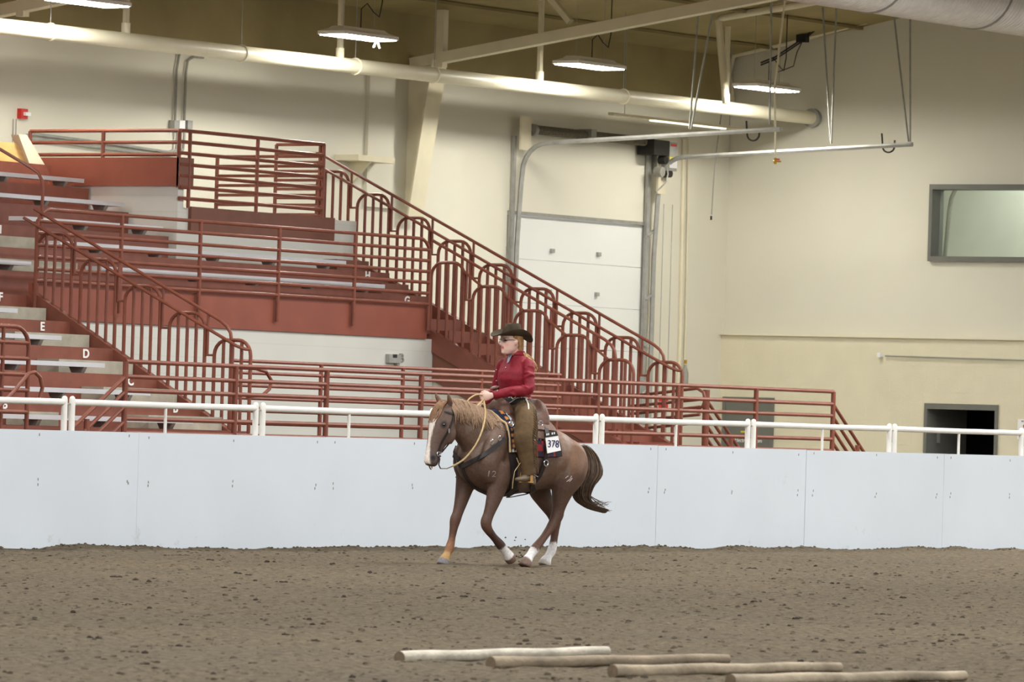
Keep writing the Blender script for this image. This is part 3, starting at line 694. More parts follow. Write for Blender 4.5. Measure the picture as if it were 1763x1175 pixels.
# hanging lamps
LV, LZ = 43.6, 6.36
def lamp(u, label, twist=0.0):
    t = thing('ceiling_lamp', (u, LV, LZ), label, 'lamp', 'hanging lamps over the stand')
    hl, hw, hh = 0.61, 0.22, 0.085
    ring = lambda z, l, w_: [(u - l, LV - w_, z), (u + l, LV - w_, z), (u + l, LV + w_, z), (u - l, LV + w_, z)]
    MB().loft([ring(LZ, hl, hw), ring(LZ + 0.045, hl, hw), ring(LZ + hh, hl - 0.1, hw * 0.55), ring(LZ + hh + 0.035, hl - 0.14, hw * 0.4)]).build('housing', M['white_pipe'], t)
    MB().box(u - hl + 0.025, u + hl - 0.025, LV - hw + 0.025, LV + hw - 0.025, LZ - 0.012, LZ - 0.001).build('diffuser', M['tube'], t)
    for s in (-0.35, 0.35): MB().cyl((u + s, LV, LZ + hh + 0.03), (u + s, LV, roof_z(LV) - 0.02), 0.004, 5).build('suspension_wire', M['galv'], t)
    cp = [(u + 0.05, LV, LZ + hh + 0.03), (u + 0.05, LV, LZ + 0.38), (u + 0.18, LV, LZ + 0.46), (u + 0.32, LV, LZ + 0.36), (u + 0.46, LV, LZ + 0.30), (u + 0.52, LV, LZ + 0.5), (u + 0.52, LV, roof_z(LV) - 0.02)]
    MB().tube(cp, 0.008, 5).build('power_cord', M['black'], t, smooth=True)
    return t
for u, lb in ((onV(150, 5, 43.6).x, 'white hanging lamp at the upper left corner'), (onV(617, 60, 43.6).x, 'white hanging lamp above the upper landing'), (onV(1015, 120, 43.6).x, 'white hanging lamp left of the garage door, under the rafter'), (onV(1320, 155, 43.6).x, 'white hanging lamp behind the garage door track hangers')):
    lt = lamp(u, lb)
    if 'landing' in lb:
        for s in (-1, 1): MB().cyl((u + 0.28, LV - 0.1, LZ - 0.012), (u + 0.28 + 0.07 * s, LV - 0.1, LZ - 0.12), 0.012, 6).build('loose_clip', M['white_pipe'], lt)
# strip lamp near the garage door
sa_, sb_ = onV(1052, 196, 45.2), onV(1278, 222, 45.2)
t = thing('strip_lamp', (sa_ + sb_) / 2, 'thin strip lamp hung above the garage door', 'lamp')
MB().bar(sa_, sb_, (0, 1, 0), 0.10, 0.04).build('housing', M['steel_cream'], t)
MB().bar(sa_ + (sb_ - sa_) * 0.3 - Vector((0, 0, 0.03)), sa_ + (sb_ - sa_) * 0.86 - Vector((0, 0, 0.03)), (0, 1, 0), 0.07, 0.02).build('tube', M['strip'], t)
for f_ in (0.1, 0.9):
    p = sa_.lerp(sb_, f_); MB().cyl(p, (p.x, p.y, roof_z(p.y) - 0.05), 0.005, 5).build('suspension_wire', M['galv'], t)

# big spiral duct in the upper right corner
v5 = 36.0; p = onV(1570, 32, v5); rad = 0.55
t = thing('spiral_duct', (p.x, v5, p.z), 'fat silver ribbed air duct in the upper right corner', 'duct')
cz = p.z + rad; prof = []
u = 56.0
MB().cyl((u, v5, cz), (UR - 0.03, v5, cz), rad, 40).build('duct_skin', M['fabric_duct'], t, smooth=True)
for x in (1530, 1712, 1380, 1860):
    uu = onV(x, 30, v5 - rad * 0.5).x
    ring = [(uu, v5 + (rad + 0.005) * math.cos(a), cz + (rad + 0.005) * math.sin(a)) for a in np.linspace(0, 2 * math.pi, 33)[:-1]]
    MB().tube(ring, 0.018, 6, closed=True).build('joint_ring', M['galv'], t, smooth=True)
for uu in np.arange(58, UR - 0.15, 0.085):
    ring = [(uu + 0.085 * j / 32.0, v5 + (rad + 0.002) * math.cos(a), cz + (rad + 0.002) * math.sin(a)) for j, a in enumerate(np.linspace(0, 2 * math.pi, 33)[:-1])]
    if uu < 58.05: rib = MB()
    rib.tube(ring, 0.006, 4, closed=True)
ro = rib.build('spiral_seams', M['fabric_duct'], t); ro['kind'] = 'stuff'

# rake truss at the end wall: pipe chords, post, cables
t = thing('end_truss', (UR - 0.3, 44, 6.4), 'cream pipe truss along the end wall below the roof', 'beam')
ue_ = UR - 0.12; ut_ = 70.5
MB().tube([onU(1250, 178, ut_), onU(1243, 100, ut_), onU(1237, 36, ut_), onU(1244, 30, ut_), onU(1375, 8, ut_), onU(1480, -12, ut_)], 0.055, 10).build('top_chord', M['steel_cream'], t, smooth=True)
MB().tube([onU(1262, 180, ue_), onU(1254, 130, ue_), onU(1263, 95, ue_), onU(1360, 72, ue_), onU(1500, 34, ue_), onU(1620, 3, ue_)], 0.045, 10).build('rake_chord', M['steel_cream'], t, smooth=True)
for q in (((1310, -5), (1352, 66)), ((1445, 18), (1460, 40))): MB().cyl(onU(*q[0], ue_), onU(*q[1], ue_), 0.035, 8).build('strut', M['steel_cream'], t, smooth=True)
t = thing('cable_bundle', onU(1380, 68, UR - 0.5), 'black cables draped along the end wall truss to a junction box', 'cable')
for dy in (0, 4): MB().tube([onU(x, y + dy, UR - 0.5) for x, y in ((1310, 108), (1335, 98), (1380, 68), (1408, 44), (1425, 30))], 0.013, 6).build('cable', M['black'], t, smooth=True)
pj = onU(1382, 66, UR - 0.5); MB().box(pj.x - 0.06, pj.x + 0.06, pj.y - 0.08, pj.y + 0.08, pj.z - 0.06, pj.z + 0.06).build('junction_box', M['black'], t)
MB().tube([onU(x, y, UR - 0.5) for x, y in ((1382, 70), (1372, 90), (1366, 114), (1340, 124))], 0.008, 5).build('cable', M['black'], t, smooth=True)

# ================================================================ GARAGE DOOR
gd = thing('door_3', ((GD0 + GD1) / 2, VB, -0.2), 'white sectional overhead garage door with steel tracks', 'door', kind='structure')
ph = 0.63
for i in range(8):
    z0 = GDT - 0.05 - ph * (i + 1); z1 = z0 + ph - 0.008
    if z1 < -0.2: break
    MB().box(GD0, GD1, VB + 0.02, VB + 0.07, max(z0, -0.2), z1).build('door_section', M['door_white'], gd)
hub = None
for x, y in ((950, 432), (1030, 438), (873, 428), (1027, 507), (945, 502)):
    q = onV(x, y, VB + 0.01); MB().box(q.x - 0.04, q.x + 0.04, VB - 0.02, VB + 0.02, q.z - 0.028, q.z + 0.028).build('hinge', M['galv'], gd)
q = onV(945, 500, VB)
MB().box(GD0 - 0.1, GD1, VB - 0.03, VB + 0.0, GDT - 0.05, GDT).build('top_seal', M['bracket'], gd)
def track(u, label_side):
    pts = [(u, VB - 0.10, -0.2), (u, VB - 0.10, 3.9), (u, VB - 0.14, 4.75)]
    for a in np.linspace(0, math.pi / 2, 7): pts.append((u, VB - 0.16 - 0.42 * (1 - math.cos(a)), 4.98 + 0.42 * math.sin(a)))
    pts.append((u, 41.5, 5.58))
    MB().tube(pts, 0.036, 6).build('track', M['galv'], gd, smooth=True)
track(GD0 + 0.02, 'left'); track(GD1 + 0.12, 'right')
MB().bar((GD0 - 0.06, VB - 0.06, 3.0), (GD0 - 0.06, VB - 0.06, 5.5), (1, 0, 0), 0.05, 0.05).build('upright_angle', M['galv'], gd)
MB().bar((GD0 - 0.06, VB - 0.04, -0.2), (GD0 - 0.06, VB - 0.04, GDT), (1, 0, 0), 0.09, 0.03).build('jamb_angle', M['bracket'], gd)
MB().bar((GD1 - 0.02, VB - 0.05, -0.2), (GD1 - 0.02, VB - 0.05, 5.5), (1, 0, 0), 0.08, 0.05).build('upright_angle', M['galv'], gd)
for z in (4.25, 3.3, 2.6, 1.9): MB().bar((GD1 - 0.04, VB - 0.07, z - 0.04), (GD1 + 0.14, VB - 0.08, z + 0.05), (0, 1, 0), 0.05, 0.03).build('track_bracket', M['galv'], gd)
# shaft and two torsion springs
zs_ = 5.60; vs5 = VB - 0.16
MB().cyl((GD0 - 0.1, vs5, zs_), (GD1 + 0.35, vs5, zs_ + 0.03), 0.016, 8).build('shaft', M['galv'], gd, smooth=True)
def coil(u0, u1):
    n = int((u1 - u0) / 0.045); path = []
    for i in range(n * 8 + 1):
        a = i / 8 * 2 * math.pi; path.append((u0 + (u1 - u0) * i / (n * 8), vs5 + 0.058 * math.cos(a), zs_ + 0.01 + 0.058 * math.sin(a)))
    MB().tube(path, 0.014, 5).build('torsion_spring', M['spring'], gd, smooth=True)
coil(GD0 + 0.35, GD0 + 1.65); coil(GD0 + 1.85, GD1 - 0.1)
MB().box(GD0 + 1.68, GD0 + 1.82, vs5 - 0.08, VB, zs_ - 0.10, zs_ + 0.10).build('centre_bearing', M['bracket'], gd)
MB().box(GD0 - 0.10, GD0 + 0.16, VB - 0.2, VB - 0.17, 5.30, 5.78).build('end_plate', M['steel_cream'], gd)
MB().cyl((GD0 + 0.22, vs5, zs_), (GD0 + 0.30, vs5, zs_), 0.09, 14).build('cable_drum', M['bracket'], gd, smooth=True)
MB().box(GD1 + 0.02, GD1 + 0.24, VB - 0.2, VB - 0.17, 4.85, 5.45).build('end_plate', M['steel_cream'], gd)
# motor operator
mo = thing('door_operator', (GD1 + 0.45, VB - 0.3, 4.9), 'black and grey motor operator beside the garage door springs', 'motor')
def pbox(x0, x1, y0, y1, va, vb):
    p, q = onV(x0, y1, va), onV(x1, y0, va); return MB().box(p.x, q.x, va, vb, p.z, q.z)
pbox(1126, 1153, 243, 266, VB - 0.34, VB - 0.04).build('motor', M['black'], mo)
p = onV(1117, 254, vs5); MB().cyl((p.x - 0.12, vs5, p.z), (p.x + 0.14, vs5, p.z), 0.10, 14).build('chain_drum', M['spring'], mo, smooth=True)
bx = pbox(1152, 1166.5, 246, 294, VB - 0.34, VB - 0.05).build('control_box', M['galv'], mo)
pbox(1153, 1166, 274, 289, VB - 0.348, VB - 0.341).build('white_label', M['paper'], bx)
pbox(1153, 1166, 271.5, 274, VB - 0.348, VB - 0.341).build('yellow_band', M['yellow'], bx)
pbox(1156, 1165, 249, 251.5, VB - 0.348, VB - 0.341).build('red_print', M['redsign'], bx)
for nm, (x, y), rr, m_ in (('chain_wheel', (1137, 296), 0.075, 'bracket'), ('gear_housing', (1151, 299), 0.06, 'black'), ('idler_wheel', (1143, 276), 0.06, 'black')):
    p = onV(x, y, VB - 0.3); MB().cyl((p.x, VB - 0.34, p.z), (p.x, VB - 0.22, p.z), rr, 14).build(nm, M[m_], mo, smooth=True)
MB().tube([onV(x, y, VB - 0.36) for x, y in ((1148, 284), (1150, 300), (1147, 313), (1138, 323), (1129, 331))], 0.012, 6).build('flex_cable', M['galv'], mo, smooth=True)
for x in (1141, 1156): 
    q = onV(x, 420, VB - 0.25); MB().cyl((q.x, VB - 0.25, 0.9), (q.x, VB - 0.25, 4.7), 0.006, 5).build('hand_chain', M['galv'], mo)
# track hangers (perforated angle) and hose hooks
hg = [('left track hanger nearest the door', (1187, 222), (1203, 18)), ('crossed hanger beside the left track', (1190, 222), (1228, 14)), ('hanger at the end of the left track', (1325, 214), (1328, 2)),
      ('left strut of the mid hanger on the right track', (1430, 247), (1417, 20)), ('right strut of the mid hanger on the right track', (1431, 247), (1440, 12)), ('left strut of the end hanger on the right track', (1564, 244), (1540, 36)), ('right strut of the end hanger on the right track', (1567, 244), (1567, 34))]
for i, (lb, a, b) in enumerate(hg):
    ut = (GD0 + 0.02) if i < 3 else (GD1 + 0.12)
    A = onU(*a, ut); B = onU(*b, ut + 0.02 * (i % 2)); B = A + (B - A) * 1.06
    m_ = MB().bar(A, B, (1, 0, 0), 0.035, 0.012)
    tag(m_.build('track_hanger', M['galv']), f'thin perforated steel strap, {lb}', 'hanger', 'garage track hangers')
for nm, (x, y), ut in (('far hose hook hanging from the left garage track', (1297, 224), GD0 + 0.05), ('near hose hook hanging from the right garage track', (1530, 245), GD1 + 0.15)):
    c0 = onU(x, y, ut); pts = [c0 + Vector((0, 0.12, 0.13))]
    for a in np.linspace(math.pi, 2 * math.pi, 9): pts.append(c0 + Vector((0, -0.10 * math.cos(a) * 1.0, -0.06 + 0.09 * math.sin(a))))
    pts.append(c0 + Vector((0, -0.10, 0.03)))
    tag(MB().tube(pts, 0.013, 6).build('hose_hook', M['black'], smooth=True), f'small dark {nm}', 'hook', 'hose hooks')
# hanging air line with brass valve
t = thing('air_line', onU(1336, 280, 69.5), 'thin hanging air line with brass valve in front of the end wall', 'pipe')
MB().tube([onU(x, y, 69.5) for x, y in ((1352, -5), (1341, 90), (1334, 150), (1335, 268))], 0.014, 6).build('pipe', M['steel_cream'], t, smooth=True)
q = onU(1335, 272, 69.5); MB().cyl(q, q - Vector((0, 0, 0.09)), 0.02, 8).build('valve_body', M['brass'], t, smooth=True)
MB().cyl(q - Vector((0, 0.09, 0.05)), q - Vector((0, -0.03, 0.05)), 0.014, 8).build('coupling', M['brass'], t, smooth=True)
MB().box(q.x - 0.01, q.x + 0.01, q.y - 0.07, q.y - 0.02, q.z - 0.03, q.z - 0.01).build('valve_lever', M['redsign'], t)

# ================================================================ WALL FITTINGS
def pipe_v(name, label, pts, v, r, m='steel_cream', cat='pipe'):
    tag(MB().tube([onV(*p, v) for p in pts], r, 7).build(name, M[m], smooth=True), label, cat)
pipe_v('wall_pipe', 'thin cream pipe running down the wall right of the garage door', [(1186, 232), (1183, 440), (1178, 660)], VB - 0.04, 0.014)
pipe_v('wall_pipe', 'wide flat cream pipe cover beside the thin pipe right of the garage door', [(1177, 240), (1170, 600), (1167, 660)], VB - 0.02, 0.03)
pipe_v('wall_conduit', 'left dark conduit running up from the boxes on the upper wall', [(301, 215), (304, 120), (308, 96), (313, 88)], VB - 0.04, 0.018, 'bracket', 'conduit')
pipe_v('wall_conduit', 'right dark conduit bending over towards the roof above the boxes', [(317, 215), (320, 125), (323, 105), (334, 97), (350, 99)], VB - 0.04, 0.018, 'bracket', 'conduit')
t = thing('switch_boxes', onV(312, 222, VB - 0.05), 'pair of grey electrical boxes with a white plate on the upper wall', 'electrical box')
for nm, x0, x1, m_ in (('box', 296, 304, 'galv'), ('plate', 305, 315, 'paper'), ('box', 319, 328, 'galv')):
    a, b = onV(x0, 222, VB - 0.06), onV(x1, 208, VB - 0.06); MB().box(a.x, b.x, VB - 0.1, VB - 0.002, a.z, b.z).build(nm, M[m_], t)
for i, dy in enumerate((0, 9)):
    pts = [(44 - 6 * i * 0 + (6 * i), 260), (41 + 6 * i, 245), (46 + 5 * i, 233 + dy * 0.5), (60, 231 + dy * 0.9), (180, 246 + dy), (290, 262 + dy * 0.8), (303 + 12 * i, 258), (305 + 12 * i, 235), (305 + 12 * i, 222)]
    pipe_v('wall_conduit', ('upper' if i == 0 else 'lower') + ' silver conduit running along the wall behind the bright red railing', pts, VB - 0.05, 0.02, 'galv', 'conduit')
t = thing('fire_alarm', onV(35, 205, VB - 0.05), 'small red fire alarm strobe on the upper left wall', 'alarm')
a, b = onV(29, 204, VB), onV(41, 188, VB); MB().box(a.x, b.x, VB - 0.07, VB - 0.002, a.z, b.z).build('body', M['redsign'], t)
a, b = onV(33, 199, VB), onV(42, 194, VB); MB().box(a.x, b.x, VB - 0.11, VB - 0.07, a.z, b.z).build('strobe', M['paper'], t)
for x in (23, 28): MB().cyl(onV(x, 205, VB - 0.02), onV(x - 1, 245, VB - 0.02), 0.006, 5).build('wire', M['bracket'], t)
# section sign on pale wall
t = thing('section_sign', onV(682, 618, VF), 'grey sign block with the letter B on the pale wall under the walkway', 'sign')
a, b = onV(667, 625, VF), onV(688, 611, VF); MB().box(a.x, b.x, VF - 0.03, VF + 0.028, a.z, b.z).build('box', M['galv'], t)
a, b = onV(673, 616, VF), onV(680, 610.5, VF); MB().box(a.x, b.x, VF - 0.035, VF - 0.03, a.z, b.z).build('dark_label', M['blackink'], t)
q = onV(691.5, 617.5, VF + 0.02); text('B', 0.15, M['bracket'], t, q, FACE_ARENA, 'sign_letter', bold=0.003, sx=1.25)
q = onV(684, 627, VF); MB().cyl((q.x, VF - 0.02, q.z), (q.x, VF + 0.028, q.z), 0.03, 10).build('knob', M['bracket'], t)
# end wall fittings
t = thing('wall_conduit', onU(1520, 612, UR - 0.06), 'thin grey conduit with end bracket along the block end wall', 'conduit')
MB().cyl(onU(1524, 613, UR - 0.07), onU(1800, 622, UR - 0.07), 0.012, 8).build('pipe', M['bracket'], t, smooth=True)
q = onU(1519, 612, UR); MB().box(UR - 0.11, UR - 0.03, q.y - 0.03, q.y + 0.03, q.z - 0.03, q.z + 0.035).build('end_bracket', M['paper'], t)
t = thing('wall_notice', onU(1762, 735, UR - 0.04), 'white printed notice at the right edge beside the dark doorway', 'sign')
a, b = onU(1752, 745, UR - 0.04), onU(1785, 723, UR - 0.04); MB().box(UR - 0.05, UR - 0.036, b.y, a.y, a.z - 0.1, b.z).build('sheet', M['paper'], t)
text('IN CASE OF', 0.035, M['blackink'], t, (UR - 0.052, (a.y + b.y) / 2, b.z - 0.03), FACE_LEFT)
MB().cyl((UR - 0.054, b.y + 0.19, b.z - 0.10), (UR - 0.05, b.y + 0.19, b.z - 0.10), 0.03, 12).build('red_mark', M['redsign'], t)
# hanging tether near the corner, wall device
qr = onV(1242, 195, VB - 0.5); t = thing('hanging_rope', onV(1226, 375, VB - 0.5), 'thin dark rope with weighted end hanging near the corner', 'rope')
MB().tube([(qr.x, qr.y, roof_z(qr.y))] + [onV(x, y, VB - 0.5) for x, y in ((1242, 195), (1236, 240), (1230, 290), (1225, 370))], 0.009, 5).build('rope', M['bracket'], t, smooth=True)
q = onV(1224.5, 372, VB - 0.5); MB().cyl(q, q - Vector((0, 0, 0.06)), 0.016, 8).build('weight', M['black'], t)
t = thing('wall_extinguisher', onV(1179, 660, VB - 0.1), 'slim grey cylinder with brass head hung beside the wall pipe', 'extinguisher')
q = onV(1179, 661, VB - 0.1); MB().tube([q, q + Vector((0, 0, 0.16)), q + Vector((0, 0, 0.26)), q + Vector((0, 0, 0.29))], [0.05, 0.05, 0.022, 0.02], 12).build('cylinder', M['bracket'], t, smooth=True)
q2 = q + Vector((0, 0, 0.30)); MB().box(q2.x - 0.015, q2.x + 0.02, q2.y - 0.015, q2.y + 0.015, q2.z, q2.z + 0.06).build('head', M['brass'], t)
q = onV(1142, 697, 44.0); tag(MB().box(q.x - 0.05, q.x + 0.05, 43.95, 44.05, q.z - 0.1, q.z + 0.1).build('pull_box', M['redsign']), 'small red box seen through the stair railings', 'alarm')
# plywood sheet and cream beam at upper left
pv = 44.35
t = MB().prism([onV(-25, 243, pv), onV(28, 246, pv), onV(40, 262, pv), onV(58, 300, pv), onV(-25, 304, pv)], (0, 0.03, 0))
tag(t.build('plywood_sheet', M['plywood']), 'yellow plywood sheet leaning at the top of the stand', 'board')
t = MB().prism([onV(32, 232, pv - 0.05), onV(46, 232, pv - 0.05), onV(94, 312, pv - 0.05), (onV(62, 312, pv - 0.05))], (0, 0.12, 0))
tag(t.build('sloping_beam', M['steel_cream']), 'cream sloping beam beside the plywood sheet', 'beam')

# ================================================================ GROUND POLES
def gp(i, a, b, label, c0):
    A = onZ(*a, 0.024); B = onZ(*b, 0.024); d = (B - A).normalized(); 
    m_ = mat(f'weathered_pole_{i}', c0, 0.85, var=0.38, scale=3.2, bump=0.5, bscale=22)
    n = 12; P = [A.lerp(B, k / n) + Vector((0, 0, 0.003 * math.sin(k * 1.3 + i))) for k in range(n + 1)]
    r = [0.036 * (1 - 0.22 * k / n) for k in range(n + 1)]
    t = thing('ground_pole', (A + B) / 2 - Vector((0, 0, 0.024)), label, 'pole', 'wooden poles lying on the dirt')
    MB().tube(P, r, 12).build('pole_shaft', m_, t, smooth=True)
    me_ = mat(f'pole_end_{i}', (120, 104, 84), 0.9, var=0.2, scale=20)
    MB().cyl(A - d * 0.004, A + d * 0.001, 0.0355, 12).build('cut_end', me_, t)
gp(0, (688, 1133), (1045, 1122), 'whitest ground pole, farthest from the camera', (200, 192, 176))
gp(1, (845, 1143), (1252, 1135), 'brownish ground pole with dark patches, second from the back', (146, 132, 112))
gp(2, (1055, 1157), (1445, 1149), 'cracked pale ground pole, second from the front', (166, 152, 130))
gp(3, (1258, 1173), (1660, 1164), 'nearest ground pole at the bottom edge', (172, 158, 136))
# ================================================================ HORSE AND RIDER
# local frame: +X the way the horse goes, +Y its left side, Z up, origin on the dirt under the saddle
BETA = math.radians(43)
HPOS = onZ(887, 975.5)
hf = -(FLAT * math.sin(BETA)) - FDIR * math.cos(BETA)
HROT = math.atan2(hf.y, hf.x)
HMW = Matrix.Translation(HPOS) @ Matrix.Rotation(HROT, 4, 'Z'); HMI = HMW.inverted()
def lroot(name, label, cat):
    o = bpy.data.objects.new(name, None); o.empty_display_size = 0.1; COL.objects.link(o)
    o.location = HPOS; o.rotation_euler = (0, 0, HROT); return tag(o, label, cat)
CAML = HMI @ CAMP
def lray(px, py): return (HMI.to_3x3() @ ray(px, py)).normalized()
def hp(px, py, Y):
    """pixel -> local point on the plane y = Y"""
    d = lray(px, py); return CAML + d * ((Y - CAML.y) / d.y)
def mesh_local(me, name, m, parent):
    me.materials.clear(); me.materials.append(m); o = bpy.data.objects.new(name, me); COL.objects.link(o); o.parent = parent; return o
def bl(mb, name, m, parent, smooth=True):
    me = bpy.data.meshes.new(name); me.from_pydata(mb.v, [], mb.f)
    bm = bmesh.new(); bm.from_mesh(me); bmesh.ops.recalc_face_normals(bm, faces=bm.faces); bm.to_mesh(me); bm.free()
    if smooth:
        me.polygons.foreach_set('use_smooth', [True] * len(me.polygons))
        try: me.set_sharp_from_angle(angle=math.radians(50))
        except Exception: pass
    return mesh_local(me, name, m, parent)
def remesh(mb, vox, it=6, fac=0.5):
    me = bpy.data.meshes.new('tmp'); me.from_pydata(mb.v, [], mb.f)
    bm = bmesh.new(); bm.from_mesh(me); bmesh.ops.recalc_face_normals(bm, faces=bm.faces); bm.to_mesh(me); bm.free()
    o = bpy.data.objects.new('tmp', me); COL.objects.link(o)
    r = o.modifiers.new('r', 'REMESH'); r.mode = 'VOXEL'; r.voxel_size = vox; r.use_smooth_shade = True
    s = o.modifiers.new('s', 'SMOOTH'); s.iterations = it; s.factor = fac
    bpy.context.view_layer.update()
    dg = bpy.context.evaluated_depsgraph_get(); out = bpy.data.meshes.new_from_object(o.evaluated_get(dg))
    COL.objects.unlink(o); bpy.data.objects.remove(o)
    out.polygons.foreach_set('use_smooth', [True] * len(out.polygons))
    return out
def catmull(pts, sub):
    """smooth interpolation through tuples of any length"""
    P = [np.array(p, float) for p in pts]; P = [2 * P[0] - P[1]] + P + [2 * P[-1] - P[-2]]; out = []
    for i in range(1, len(P) - 2):
        for k in range(sub):
            t = k / sub; a, b, c, d = P[i - 1], P[i], P[i + 1], P[i + 2]
            out.append(0.5 * (2 * b + (c - a) * t + (2 * a - 5 * b + 4 * c - d) * t * t + (3 * b - 3 * c + d - a) * t ** 3))
    out.append(P[-2]); return out
def limb(mb, pts, n=16, sub=4, lat=(0, 1, 0), ex=2.0):
    """pts: (x, y, z, half size fore-aft, half size lateral)"""
    Q = catmull(pts, sub); rings = []
    for i, q in enumerate(Q):
        t = Vector(Q[min(i + 1, len(Q) - 1)][:3] - Q[max(i - 1, 0)][:3]).normalized()
        l = Vector(lat); l = (l - t * l.dot(t)).normalized(); f = t.cross(l)
        c = Vector(q[:3]); rg_ = []
        for j in range(n):
            a = 2 * math.pi * j / n; ca_, sa_2 = math.cos(a), math.sin(a)
            ca_ = math.copysign(abs(ca_) ** (2 / ex), ca_); sa_2 = math.copysign(abs(sa_2) ** (2 / ex), sa_2)
            rg_.append(c + f * (ca_ * max(q[3], 0.002)) + l * (sa_2 * max(q[4], 0.002)))
        rings.append(rg_)
    return mb.loft(rings)

horse = lroot('horse', 'roan chestnut horse with white blaze and socks, loping with a rider', 'horse')
TR = np.array([  # X, top, bottom, half width
    (-0.83, 1.02, 0.90, 0.04), (-0.78, 1.10, 0.80, 0.13), (-0.69, 1.185, 0.75, 0.20), (-0.56, 1.255, 0.73, 0.245), (-0.40, 1.305, 0.73, 0.268),
    (-0.20, 1.33, 0.71, 0.285), (0.0, 1.345, 0.68, 0.29), (0.20, 1.38, 0.655, 0.28), (0.33, 1.44, 0.655, 0.25), (0.45, 1.40, 0.68, 0.225),
    (0.58, 1.28, 0.73, 0.205), (0.67, 1.15, 0.80, 0.165), (0.73, 1.04, 0.90, 0.10)])
def trunk(X, th, off=0.0):
    """point on the trunk: th = 0 at the spine, + to the horse's left"""
    t, b, w = (np.interp(X, TR[:, 0], TR[:, i]) for i in (1, 2, 3))
    zc = b + (t - b) * 0.5; hh = (t - b) / 2
    s, c = math.sin(th), math.cos(th); e = 0.88
    y = math.copysign(abs(s) ** e, s) * w * (1.0 - 0.10 * max(c, 0)); z = math.copysign(abs(c) ** e, c) * hh
    n = Vector((0, y / (w * w), z / (hh * hh))).normalized()
    return Vector((X, y, zc + z)) + n * off
mb = MB()
xs = np.concatenate([np.linspace(-0.83, 0.73, 40)])
mb.loft([[trunk(x, 2 * math.pi * j / 28) for j in range(28)] for x in xs])
limb(mb, [(0.36, 0, 1.10, 0.31, 0.19), (0.50, 0, 1.175, 0.27, 0.155), (0.64, 0, 1.255, 0.215, 0.125), (0.77, 0, 1.325, 0.175, 0.105), (0.88, 0, 1.375, 0.15, 0.095), (0.98, 0, 1.40, 0.115, 0.085), (1.04, 0, 1.41, 0.07, 0.06)], n=20)
HD = Vector((0.33, 0, -0.944)); HN = Vector((0.944, 0, 0.33)); H0 = Vector((1.0, 0, 1.435))
HS = [(-0.05, 0.0, 0.06, 0.05), (0.0, 0.0, 0.105, 0.08), (0.08, 0.0, 0.128, 0.098), (0.17, -0.005, 0.138, 0.102), (0.25, 0.0, 0.122, 0.090), (0.33, 0.008, 0.098, 0.070), (0.41, 0.012, 0.080, 0.060), (0.48, 0.010, 0.074, 0.060), (0.525, 0.004, 0.066, 0.058), (0.55, 0.0, 0.04, 0.04)]
limb(mb, [tuple(H0 + HD * s + HN * o) + (a, b) for s, o, a, b in HS], n=20, ex=2.25)
for s in (1, -1):      # ears, cheek, shoulder muscle
    limb(mb, [(1.0, s * 0.055, 1.49, 0.03, 0.03), (1.03, s * 0.07, 1.53, 0.030, 0.022), (1.055, s * 0.078, 1.575, 0.018, 0.014), (1.065, s * 0.078, 1.605, 0.004, 0.004)], n=8)
    limb(mb, [(1.04, s * 0.06, 1.30, 0.05, 0.03), (1.0, s * 0.062, 1.22, 0.08, 0.036), (1.02, s * 0.055, 1.13, 0.05, 0.025)], n=10)
    limb(mb, [(0.36, s * 0.14, 1.28, 0.12, 0.07), (0.48, s * 0.16, 1.10, 0.15, 0.09), (0.56, s * 0.16, 0.95, 0.13, 0.09), (0.50, s * 0.15, 0.82, 0.11, 0.08)], n=14)
    limb(mb, [(-0.40, s * 0.13, 1.10, 0.12, 0.09), (-0.55, s * 0.15, 1.03, 0.17, 0.11), (-0.62, s * 0.15, 0.93, 0.15, 0.11), (-0.56, s * 0.15, 0.84, 0.12, 0.09)], n=14)
